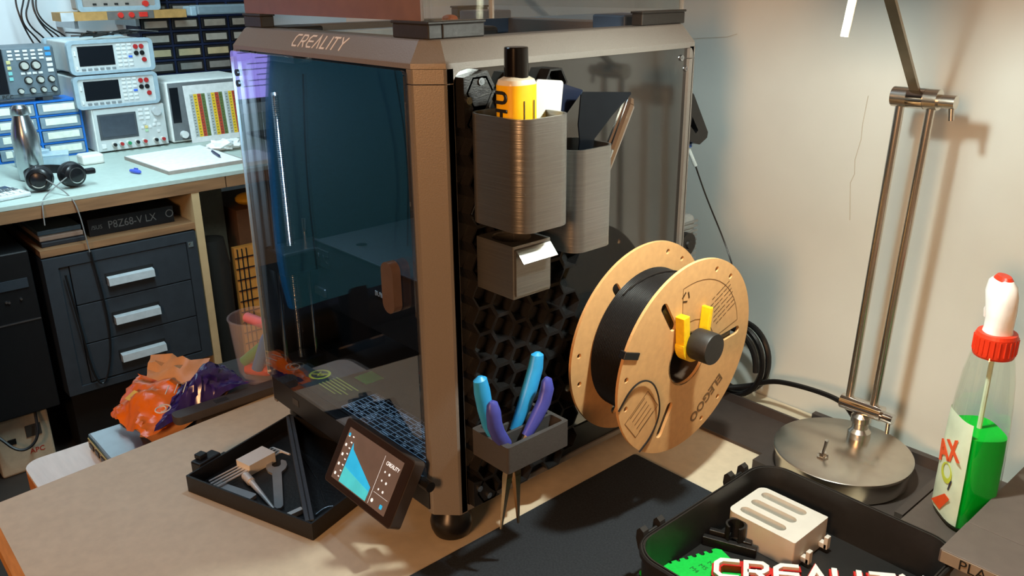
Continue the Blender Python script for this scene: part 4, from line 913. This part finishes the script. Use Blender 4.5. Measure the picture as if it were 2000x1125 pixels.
# right of the side panel
one('beige_panel', MB().box(-2.25, -2.03, 0.585, 0.668, -0.34, -0.013), mat('beige_fabric', (120, 108, 88), 0.8), 'grey-beige support panel right of the drawer cabinet', 'panel')
one('dark_bin', MB().lathe([(0, -.7396), (.045, -.7396), (.052, -.30), (.042, -.22), (0, -.21)], (-1.93, 0.570, 0), n=24), mat('dark_bin', (40, 34, 28), 0.6), 'dark rounded bin under the bench beside the cabinet', 'bin', smooth=True)
one('carton_box', MB().box(-2.25, -1.97, 0.682, 0.90, -0.7396, -0.1600, .002), mat('brown_carton', (104, 70, 44), 0.75), 'brown carton under the bench by the printer', 'carton')
one('yellow_pouch', MB().sphere((-2.02, 0.745, -0.1400), 0.036, 14, (1, 1.1, .55)), mat('yellow_pouch', (214, 164, 40), 0.5), 'small yellow pouch on top of the brown carton', 'pouch', smooth=True)
cr = thing('wire_crate', 'orange slatted crate in front of the brown carton', 'crate', (-1.93, 0.68, -0.74))  # amber board crossed by black slats
obj('board', MB().box(-1.945, -1.925, 0.640, 0.720, -0.7396, -0.265), mat('amber_board', (206, 140, 62), 0.6), cr)
for k in range(11): obj('slat', MB().box(-1.9252, -1.9215, 0.640, 0.720, -0.300 - k * .036, -0.297 - k * .036), MATTE, cr)
for k in range(3): obj('slat', MB().box(-1.9252, -1.9215, 0.648 + k * .015, 0.6505 + k * .015, -0.70, -0.27), MATTE, cr)

# ------------------------------------------------------------------ instruments on the bench
INSTR = mat('light_grey_instrument', (196, 204, 204), 0.45, noise=0.04); LCD = mat('dark_lcd', (18, 22, 28), 0.15); LCD2 = mat('grey_lcd', (62, 70, 80), 0.2); BTN = mat('button_grey', (222, 226, 226), 0.45)
JR = mat('jack_red', (170, 40, 40), 0.4); JB = mat('jack_black', (20, 20, 22), 0.4); BLU = mat('button_blue', (60, 110, 220), 0.4); GRNJ = mat('jack_green', (40, 140, 90), 0.4)
XF = -2.36
def plane_btn(mb, y, z, w, h, x=XF, d=.003): return mb.box(x, x + d, y - w / 2, y + w / 2, z - h / 2, z + h / 2, .0008)
def dmm(label, zb):
    t = thing('bench_multimeter', label, 'multimeter', (XF - .14, 0.508, zb), 0, 'bench multimeters in the instrument stack')
    y0, y1 = 0.380, 0.638; z0, z1 = zb + .008, zb + .100
    obj('case', MB().box(XF - .27, XF - .012, y0 + .010, y1 - .010, z0, z1, .004), INSTR, t)
    obj('bumper', MB().plate(rrect(y0, y1, zb + .002, zb + .1035, .016, 5), [rrect(y0 + .012, y1 - .012, zb + .011, zb + .0935, .008, 5)], (XF - .014, 0, 0), YZ, .020), mat('pale_blue_rubber', (150, 172, 184), 0.6), t)
    obj('bumper', MB().plate(rrect(y0, y1, zb + .002, zb + .1035, .016, 5), [rrect(y0 + .009, y1 - .009, zb + .007, zb + .0995, .008, 5)], (XF - .27, 0, 0), YZ, .03), mat('pale_blue_rubber', (150, 172, 184), 0.6), t)
    f = obj('front_panel', MB().box(XF - .012, XF, y0 + .011, y1 - .011, z0 + .002, z1 - .004), INSTR, t)
    obj('display', MB().box(XF, XF + .0015, y0 + .030, y0 + .136, zb + .027, zb + .086, .0005), LCD, t)
    for k in range(6):
        obj('soft_key', plane_btn(MB(), y0 + .040 + k * .018, zb + .0175, .012, .006), mat('soft_key', (128, 136, 140), 0.5), t)
    for r in range(6):
        for c in range(3):
            if r == 3 and c == 2: m = BLU
            else: m = BTN
            obj('button', plane_btn(MB(), y0 + .151 + c * .017, zb + .086 - r * .0125, .012, .0065), m, t)
    for (dy, dz, m) in ((.204, .078, JR), (.222, .078, JR), (.204, .058, JB), (.222, .058, JB), (.226, .037, JR)):
        obj('jack', MB().cyl((XF, y0 + dy, zb + dz), (XF + .005, y0 + dy, zb + dz), .0072, n=16), m, t)
    obj('power_key', plane_btn(MB(), y0 + .021, zb + .066, .006, .014), BTN, t)
    obj('power_key', plane_btn(MB(), y0 + .021, zb + .022, .006, .010), BTN, t)
    for yy in (y0 + .045, y1 - .045):
        obj('foot', MB().box(XF - .05, XF - .02, yy - .012, yy + .012, zb, zb + .009), mat('dark_grey_foot', (60, 64, 68), 0.6), t)
    return t
ps = thing('power_supply', 'grey bench power supply at the bottom of the instrument stack', 'power supply', (XF - .12, 0.535, 0))
obj('case', MB().box(XF - .27, XF - .004, 0.420, 0.648, 0.004, 0.1400, .004), mat('white_instrument', (222, 228, 226), 0.45), ps)
obj('front_panel', MB().box(XF - .004, XF, 0.424, 0.646, 0.006, 0.138, .001), INSTR, ps)
obj('display', MB().box(XF, XF + .002, 0.433, 0.553, 0.042, 0.122, .001), mat('lcd_frame', (70, 76, 82), 0.4), ps)
obj('display_glass', MB().box(XF + .002, XF + .003, 0.440, 0.546, 0.050, 0.116), LCD2, ps)
kb = obj('dial', MB().cyl((XF, 0.618, 0.117), (XF + .014, 0.618, 0.117), .015, .0135, n=28), mat('dial_grey', (190, 196, 198), 0.4), ps, True)
for r in range(3):
    for c in range(2): obj('button', plane_btn(MB(), 0.568 + c * .021, 0.126 - r * .014, .014, .008), BTN, ps)
for (y, z, m) in ((.575, .082, BTN), (.568, .069, BTN), (.580, .069, mat('button_amber', (220, 200, 130), 0.4)), (.592, .069, BTN), (.580, .058, mat('button_green', (170, 205, 170), 0.4)), (.612, .087, BTN), (.606, .074, BTN), (.622, .074, BTN), (.618, .052, BTN)):
    obj('button', plane_btn(MB(), y, z, .010, .009), m, ps)
for y, m in ((.470, JB), (.492, JR), (.516, GRNJ), (.542, JB), (.566, JR), (.602, JB), (.626, JR)):
    tp = obj('terminal', MB().cyl((XF, y, 0.026), (XF + .012, y, 0.026), .0065, n=14), WHITE, ps)
    obj('terminal_cap', MB().cyl((XF + .012, y, 0.026), (XF + .020, y, 0.026), .0055, n=14), m, tp)
obj('power_button', plane_btn(MB(), 0.440, 0.022, .014, .014), BTN, ps)
for yy in (0.45, 0.62): obj('foot', MB().box(XF - .24, XF - .01, yy - .01, yy + .01, 0.0003, .0045), BLK, ps)
dmm('light grey bench multimeter just above the power supply', 0.1403)
dmm('light grey bench multimeter at the top of the stack, under loose cables', 0.2455)
random.seed(5)
ck = MB()
for k in range(9):
    y = random.uniform(.42, .50); P = [(XF - .10 + random.uniform(-.05, .06), y + q * random.uniform(.035, .05), 0.356 + random.uniform(0, .014)) for q in range(5)]
    ck.tube(P, .0028, 5, 2)
one('test_leads', ck, BLK, 'tangle of dark test leads on top of the instrument stack', 'cables', smooth=True)
# oscilloscope on the blue drawer unit
osx = -2.40
os_ = thing('oscilloscope', 'dark grey oscilloscope full of knobs on the blue drawer unit', 'oscilloscope', (osx - .06, 0.16, 0.1762))
obj('case', MB().box(osx - .12, osx, -0.02, 0.355, 0.187, 0.340, .008), mat('scope_grey', (86, 98, 106), 0.5), os_)
obj('face', MB().box(osx, osx + .002, 0.214, 0.346, 0.200, 0.334, .001), mat('scope_face', (96, 112, 122), 0.5), os_)
obj('display', MB().box(osx, osx + .002, 0.00, 0.212, 0.205, 0.334), LCD, os_)
KN = mat('scope_knob', (180, 182, 174), 0.4)
for (y, z, r) in ((.265, .283, .011), (.297, .283, .011), (.269, .240, .009), (.302, .240, .009), (.333, .240, .008), (.243, .210, .007), (.276, .210, .007), (.306, .210, .007), (.336, .210, .007)):
    kk = obj('knob', MB().cyl((osx + .002, y, z), (osx + .016, y, z), r, r * .85, n=18), KN, os_, True)
    obj('knob_skirt', MB().cyl((osx + .002, y, z), (osx + .005, y, z), r * 1.35, n=18), BLK, kk)
for r in range(3):
    for c in range(5): obj('button', plane_btn(MB(), .232 + c * .021, .326 - r * .011, .013, .006, osx + .002), BTN, os_)
for r in range(4): obj('button', plane_btn(MB(), .224, .295 - r * .016, .011, .010, osx + .002), [mat('scope_yellow', (205, 200, 140), 0.4), mat('scope_teal', (120, 190, 190), 0.4)][r > 1], os_)
for r in range(5): obj('button', plane_btn(MB(), .336, .330 - r * .016, .016, .010, osx + .002), mat('scope_cyan', (60, 150, 215), 0.4) if r < 2 else BTN, os_)
for c in range(4): obj('button', plane_btn(MB(), .258 + c * .016, .261, .012, .007, osx + .002), BTN, os_)
for y in (0.02, 0.315): obj('foot', MB().box(osx - .10, osx - .005, y - .014, y + .014, 0.1765, 0.188), mat('dark_grey_foot', (60, 64, 68), 0.6), os_)
text('lettering', 'PCC', .016, INK, (osx + .0025, 0.190, 0.1905), (0, 1, 0), (0, 0, 1), os_, .0004)
# blue drawer unit
bu = thing('drawer_unit', 'blue small-parts drawer unit with clear drawers under the oscilloscope', 'drawer unit', (osx - .06, 0.21, 0))
BLUE = mat('blue_plastic', (24, 108, 196), 0.4)
def shelf_box(mb, x0, x1, y0, y1, z0, z1, cols, rows, t=.006):
    holes = []
    cw = (y1 - y0 - t * (cols + 1)) / cols; rh = (z1 - z0 - t * (rows + 1)) / rows
    for c in range(cols):
        for r in range(rows):
            holes.append((y0 + t + c * (cw + t), y0 + t + c * (cw + t) + cw, z0 + t + r * (rh + t), z0 + t + r * (rh + t) + rh))
    mb.plate([(y0, z0), (y1, z0), (y1, z1), (y0, z1)], [[(a, p), (b, p), (b, q), (a, q)] for a, b, p, q in holes], (x0, 0, 0), YZ, x1 - x0)
    mb.box(x0 - .002, x0, y0, y1, z0, z1)
    return holes
m_ = MB(); HL = shelf_box(m_, osx - .12, osx, 0.02, 0.402, 0.0004, 0.1758, 3, 4)
obj('frame', m_, BLUE, bu)
CLD = mat('clear_drawer', (150, 170, 182), 0.25, alpha=0.75); PAPER = mat('paper_label', (236, 236, 220), 0.6)
for a, b, p, q in HL:
    d_ = obj('drawer', MB().box(osx - .10, osx + .004, a + .002, b - .002, p + .001, q - .002, .001), CLD, bu)
    obj('label_card', MB().box(osx + .004, osx + .0055, a + .016, b - .012, p + .010, q - .006, .0005), PAPER, d_)
# wall rack with dark drawers
rk = thing('drawer_rack', 'dark blue wall rack of small drawers with worn labels', 'drawer rack', (-2.78, 0.95, 0.14))
m_ = MB(); HL = shelf_box(m_, -2.84, -2.712, 0.725, 1.175, 0.140, 0.552, 4, 8, .008)
obj('frame', m_, mat('navy_rack', (18, 30, 62), 0.5), rk)
LABS = [mat('worn_label_%d' % k, c, 0.6, noise=0.12, scale=40) for k, c in enumerate(((168, 160, 148), (186, 182, 172), (198, 180, 140), (140, 136, 130)))]
for k, (a, b, p, q) in enumerate(HL):
    d_ = obj('drawer', MB().box(-2.83, -2.708, a + .002, b - .002, p + .002, q - .002, .001), mat('smoke_drawer', (34, 32, 32), 0.35), rk)
    obj('label_card', MB().box(-2.708, -2.705, a + .012, b - .010, p + .010, q - .009, .0006), LABS[(k * 7) % 4], d_)
# wall shelf, switch panel and things above the instruments
sf = thing('wall_shelf', 'wooden wall shelf with a metal switch panel', 'shelf', (-2.66, 0.62, 0.396))
obj('board', MB().box(-2.70, -2.60, 0.445, 0.86, 0.3975, 0.4250), mat('pine_board', (176, 136, 78), 0.6, noise=0.12), sf)
obj('metal_panel', MB().box(-2.600, -2.598, 0.590, 0.745, 0.3985, 0.4245), mat('grey_metal_panel', (130, 126, 122), 0.4, metal=0.5), sf)
obj('metal_panel', MB().box(-2.600, -2.598, 0.445, 0.485, 0.3975, 0.4250), mat('pale_metal_panel', (190, 196, 200), 0.4), sf)
for y in (0.632, 0.668):
    obj('push_button', MB().cyl((-2.598, y, 0.412), (-2.590, y, 0.412), .009, n=16), mat('button_red', (205, 50, 40), 0.4), sf)
obj('rocker', MB().box(-2.598, -2.592, 0.694, 0.722, 0.404, 0.420, .001), mat('button_red', (205, 50, 40), 0.4), sf)
for y in (0.50, 0.70): obj('bracket', MB().box(-2.855, -2.64, y - .006, y + .006, 0.372, 0.3975), ALU, sf)
tp_ = thing('shelf_instrument', 'beige instrument on the wall shelf, cut by the top edge', 'instrument', (-2.67, 0.65, 0.4252))
obj('case', MB().box(-2.700, -2.615, 0.510, 0.770, 0.4300, 0.56, .006), mat('warm_grey_case', (150, 142, 134), 0.5), tp_)
obj('bumper', MB().plate(rrect(0.505, 0.775, 0.4253, 0.57, .01, 4), [rrect(0.520, 0.760, 0.440, 0.55, .004, 4)], (-2.625, 0, 0), YZ, .018), mat('pale_blue_rubber', (150, 172, 184), 0.6), tp_)
obj('knob', MB().cyl((-2.615, .725, .447), (-2.603, .725, .447), .010, n=14), mat('button_red', (205, 50, 40), 0.4), tp_)
for k in range(4): obj('button', plane_btn(MB(), .56 + k * .035, .448, .012, .006, -2.615), INK, tp_)
lt = thing('strip_fixture', 'grey strip light fixture beside the wall shelf', 'light fixture', (-2.60, 1.02, 0.40))
obj('housing', MB().box(-2.64, -2.56, 0.885, 1.25, 0.405, 0.437, .006), mat('fixture_grey', (120, 138, 148), 0.4), lt)
obj('end_cap', MB().box(-2.635, -2.565, 0.862, 0.885, 0.402, 0.434, .004), mat('fixture_cap', (150, 176, 190), 0.4), lt)
cw = MB()
for k in range(6):
    y = .34 + k * .016
    cw.tube([(-2.70, y + .05, .58), (-2.69, y + .02 * math.sin(k), .48), (-2.68, y - .01 + .015 * math.cos(k * 2), .40), (-2.69, y + .03 + .01 * k, .33), (-2.66, y + .06, .26)], .0030, 5, 3)
one('hanging_cables', cw, BLK, 'bundle of black cables hanging on the wall beside the shelf', 'cables', smooth=True)
# load unit with resistor chart in front
lu = thing('load_unit', 'white instrument with dark display and dial right of the stack', 'instrument', (-2.44, 0.80, 0))
obj('case', MB().box(-2.60, -2.365, 0.662, 0.955, 0.004, 0.205, .006), mat('white_instrument', (222, 228, 226), 0.45), lu)
obj('bezel', MB().box(-2.365, -2.362, 0.668, 0.950, 0.010, 0.200, .001), mat('bezel_grey', (110, 116, 120), 0.45), lu)
obj('display', MB().box(-2.362, -2.360, 0.672, 0.700, 0.070, 0.185), LCD, lu)
obj('dial', MB().cyl((-2.362, 0.700, 0.030), (-2.345, 0.700, 0.030), .012, n=20), BTN, lu, True)
for y in (0.69, 0.93): obj('foot', MB().box(-2.58, -2.38, y - .01, y + .01, .0003, .0045), BLK, lu)
ch = thing('colour_chart', 'white sheet printed with yellow, red and green table columns', 'chart', (-2.335, 0.82, 0.0005), rot=(0, math.radians(-6), 0))
obj('sheet', MB().box(0, .0012, -.105, .115, 0, .190), mat('chart_paper', (216, 220, 220), 0.6), ch, world=False)
CC = [mat('chart_grey', (170, 178, 176), 0.6), mat('chart_yellow', (226, 186, 40), 0.6), mat('chart_red', (176, 66, 42), 0.6), mat('chart_green', (92, 112, 60), 0.6)]
for g_ in range(3):
    for c in range(4):
        y = -.088 + g_ * .0615 + c * .0135
        pc_ = obj('print_column', MB().box(.0012, .0015, y, y + .0130, .018, .160), CC[c], ch, world=False)
        tk = MB()
        for r in range(14): tk.box(.0015, .0017, y + .003, y + .0085, .0235 + r * .0098, .0255 + r * .0098)
        obj('print_rows', tk, mat('chart_ink', (70, 60, 50), 0.6), pc_, world=False)
# small bench things
bt = thing('steel_bottle', 'stainless steel drinking bottle on the bench', 'bottle', (-2.105, 0.166, 0))
obj('body', MB().lathe([(0, .0004), (.0310, .0004), (.0335, .004), (.0335, .115), (.0310, .135), (.0235, .165), (.0200, .178), (0, .178)], (-2.105, 0.166, 0), n=32), mat('satin_steel', (190, 196, 200), 0.25, metal=1.0), bt, True)
obj('lid', MB().lathe([(0, .1785), (.0225, .1785), (.0235, .181), (.0225, .197), (.0160, .2045), (0, .206)], (-2.105, 0.166, 0), n=32), mat('satin_steel', (190, 196, 200), 0.25, metal=1.0), bt, True)
hp = thing('headphones', 'black over-ear headphones lying at the front of the bench', 'headphones', (-1.93, 0.185, 0))
for (x, y, z, tx) in ((-1.915, 0.138, 0.0345, -.35), (-1.905, 0.222, 0.0350, .25)):
    M4 = Matrix.Translation((x, y, z)) @ Matrix.Rotation(tx, 4, 'Z')
    cup = obj('ear_cup', MB().lathe([(0, .014), (.020, .0135), (.0290, .008), (.0325, -.002), (.0325, -.010), (0, -.010)], (0, 0, 0), 'x', 28).xf(M4), mat('headphone_black', (22, 23, 26), 0.25), hp, True)
    obj('cushion', MB().lathe([(.014, -.010), (.0330, -.010), (.0345, -.017), (.0320, -.026), (.018, -.027)], (0, 0, 0), 'x', 28, closed=True).xf(M4), mat('leatherette', (26, 27, 30), 0.5), cup, True)
    obj('cup_ring', MB().lathe([(.019, .0142), (.021, .0142), (.021, .0128), (.019, .0128)], (0, 0, 0), 'x', 28, closed=True).xf(M4), CHROME, cup)
obj('headband', MB().loops([[(-1.955 - .115 * math.sin(t), 0.180 + .062 * math.cos(t) * -1, zz + .030) for zz in (-.012, .012)] + [(-1.959 - .115 * math.sin(t), 0.180 + .058 * math.cos(t) * -1, zz + .030) for zz in (.012, -.012)] for t in [math.pi * k / 16 for k in range(17)]]), mat('leatherette', (26, 27, 30), 0.5), hp)
obj('yoke', MB().box(-1.925, -1.905, 0.252, 0.278, 0.030, 0.045, .004), mat('headphone_black', (22, 23, 26), 0.25), hp)
obj('cord', MB().tube([(-1.90, 0.150, 0.036), (-1.86, 0.165, 0.020), (-1.815, 0.178, 0.004), (-1.800, 0.190, -.03), (-1.796, 0.197, -0.150)], .0016, 6, 3).tube([(-1.895, 0.205, 0.036), (-1.86, 0.160, 0.020), (-1.815, 0.115, 0.004), (-1.800, 0.108, -.02), (-1.797, 0.105, -.06)], .0016, 6, 3), mat('grey_cord', (120, 120, 118), 0.5), hp, True)
ca_ = thing('calculator', 'silver calculator at the left end of the bench', 'calculator', (-1.92, 0.060, 0), rd(12))
obj('body', MB().box(-.085, .045, -.055, .040, .0005, .012, .004), mat('calc_silver', (206, 212, 214), 0.4), ca_, world=False)
obj('display', MB().box(-.075, -.045, -.045, .030, .012, .0130), LCD2, ca_, world=False)
for r in range(4):
    for c in range(5): obj('key', MB().box(-.038 + r * .020, -.025 + r * .020, -.046 + c * .0165, -.034 + c * .0165, .012, .0145, .001), WHITE if r > 1 else mat('calc_key_dark', (90, 96, 100), 0.5), ca_, world=False)
one('writing_pad', MB().plate([(-2.205, 0.448), (-1.885, 0.462), (-1.893, 0.700), (-2.230, 0.700)], (), (0, 0, .0003), XY, .010), mat('pad_backing', (150, 140, 132), 0.6), 'thick writing pad on the bench', 'writing pad')
ps_ = one('paper_sheet', MB().plate([(-2.200, 0.450), (-1.887, 0.464), (-1.895, 0.690), (-2.225, 0.696)], (), (0, 0, .0104), XY, .0015), mat('white_paper', (236, 240, 242), 0.6), 'white paper sheet lying on the writing pad', 'paper')
one('pen', MB().cyl((-2.06, 0.668, 0.0168), (-1.975, 0.652, 0.0168), .0042, n=12).cyl((-1.975, 0.652, 0.0168), (-1.962, 0.6495, .0168), .0042, .0012, n=12), mat('pen_navy', (36, 42, 74), 0.4), 'dark blue pen on the paper sheet', 'pen')
bcp = one('blue_cap', MB().lathe([(0, -.022), (.0045, -.022), (.0060, -.010), (.0060, .016), (.003, .022), (0, .022)], (0, 0, 0), 'x', 16).box(-.004, .012, -.0012, .0012, .005, .010).xf(Matrix.Translation((-1.975, 0.402, 0.0066)) @ Matrix.Rotation(.3, 4, 'Z')), mat('blue_cap', (70, 92, 200), 0.4), 'small blue pen cap on the bench between headphones and pad', 'pen cap', smooth=True)
one('white_charger', MB().box(-2.255, -2.195, 0.325, 0.388, 0.0004, 0.030, .006), WHITE, 'small white plug block by the power supply', 'adapter')
for k, (a, b, c, lab) in enumerate(((-2.30, 0.215, .045, 'clear plastic parts box lying behind the steel bottle'), (-2.27, 0.270, .034, 'clear plastic parts box nearer the white plug block'))):
    o = thing('parts_box', lab, 'parts box', (a, b, 0), rd(10 - 25 * k))
    obj('box', MB().box(-.035, .035, -.038, .038, .0004, c, .002), mat('clear_box', (190, 214, 226), 0.2, alpha=0.55), o, world=False)
    obj('lid', MB().box(-.036, .036, -.039, .039, c, c + .004, .001), mat('clear_box_lid', (205, 226, 236), 0.2, alpha=0.7), o, world=False)
random.seed(3)
ts = MB(); bmesh.ops.create_icosphere(ts.bm, subdivisions=3, radius=1.0)
for v in ts.bm.verts:
    r = .024 * (1 + .45 * math.sin(v.co.x * 7 + v.co.z * 5) * math.cos(v.co.y * 6)) * random.uniform(.85, 1.15)
    v.co = Vector((-2.13 + v.co.x * r * 1.2, 0.742 + v.co.y * r * 2.2, 0.0225 + v.co.z * r * .62))
zmin = min(v.co.z for v in ts.bm.verts)
for v in ts.bm.verts: v.co.z += 0.0006 - zmin
one('tissue', ts, mat('white_tissue', (236, 240, 240), 0.8), 'crumpled white tissue in front of the colour chart', 'tissue')

# ------------------------------------------------------------------ bench end seen mirrored in the printer door: monitor and chair
mn = thing('monitor', 'computer monitor with pale violet page, mirrored in the printer door', 'monitor', (-2.26, -1.06, 0))
obj('shell', MB().box(-2.235, -2.203, -1.36, -0.77, 0.130, 0.372, .006), BLK, mn)
obj('screen', MB().box(-2.203, -2.2015, -1.345, -0.785, 0.147, 0.360), mat('violet_page', (158, 146, 244), 0.4, noise=0.02, emit=2.6), mn)
pg = MB()
for k in range(10): pg.box(-2.2015, -2.2010, -1.10, -0.86 - (k % 3) * .03, 0.185 + k * .018, 0.188 + k * .018)
obj('page_lines', pg, mat('page_ink', (90, 80, 170), 0.5), mn)
obj('stand', MB().box(-2.26, -2.236, -1.10, -1.02, 0.012, 0.30, .003), BLK, mn)
obj('stand_base', MB().box(-2.36, -2.14, -1.19, -0.93, 0.0004, 0.012, .004), BLK, mn)
one('document_stack', MB().box(-2.02, -1.84, -0.80, -0.62, .0003, .012), mat('white_paper', (236, 240, 242), 0.6), 'white papers on the bench below the monitor', 'papers')
oc = thing('office_chair', 'navy blue fabric office chair in front of the bench', 'chair', (-1.42, -0.63, -0.74))
FAB = mat('navy_fabric', (60, 165, 240), 0.85, noise=0.15, scale=300, bump=0.2)
def pad(x, y0, y1, z0, z1, bx, n=10):
    L = []
    for i in range(n + 1):
        s_ = i / n; z = z0 + (z1 - z0) * s_; w_ = 1 - .10 * abs(2 * s_ - 1) ** 3 - .10 * s_; xx = x + bx * math.sin(math.pi * s_)
        yc = (y0 + y1) / 2; hw_ = (y1 - y0) / 2 * w_ * (0.82 + .18 * math.sin(math.pi * min(max(s_, .04), .96)) ** .3)
        L.append([Vector((xx + .028 * math.copysign(abs(math.cos(t)) ** .5, math.cos(t)) + .020 * math.sin(t) ** 2, yc + hw_ * math.copysign(abs(math.sin(t)) ** .6, math.sin(t)), z)) for t in [2 * math.pi * k / 24 for k in range(24)]])
    return MB().loops(L)
obj('backrest', pad(-1.20, -0.835, -0.415, -0.20, 0.385, .03), FAB, oc, True)
obj('seam', MB().tube([(-1.122, -0.50, -.10), (-1.112, -0.49, .12), (-1.122, -0.51, .33)], .0018, 6, 2), MATTE, oc)
obj('seam', MB().tube([(-1.122, -0.75, -.10), (-1.112, -0.76, .12), (-1.122, -0.74, .33)], .0018, 6, 2), MATTE, oc)
obj('seat', MB().box(-1.66, -1.20, -0.86, -0.40, -0.33, -0.24, .03, 4), MATTE, oc, True)
obj('back_bracket', MB().box(-1.22, -1.17, -0.66, -0.60, -0.36, -0.10, .006), BLK, oc)
obj('under_plate', MB().box(-1.52, -1.17, -0.70, -0.56, -0.36, -0.33, .006), BLK, oc)
obj('column', MB().cyl((-1.42, -0.63, -0.66), (-1.42, -0.63, -0.35), .025, n=18), BLK, oc)
for k in range(5):
    a = 2 * math.pi * k / 5 + .3
    e = (-1.42 + .28 * math.cos(a), -0.63 + .28 * math.sin(a))
    lg = obj('leg', MB().tube([(-1.42, -0.63, -.655), (e[0], e[1], -.685)], [.022, .014], 10), BLK, oc)
    obj('caster', MB().cyl((e[0] - .012 * math.sin(a), e[1] + .012 * math.cos(a), -.7145), (e[0] + .012 * math.sin(a), e[1] - .012 * math.cos(a), -.7145), .025, n=16), BLK, lg)
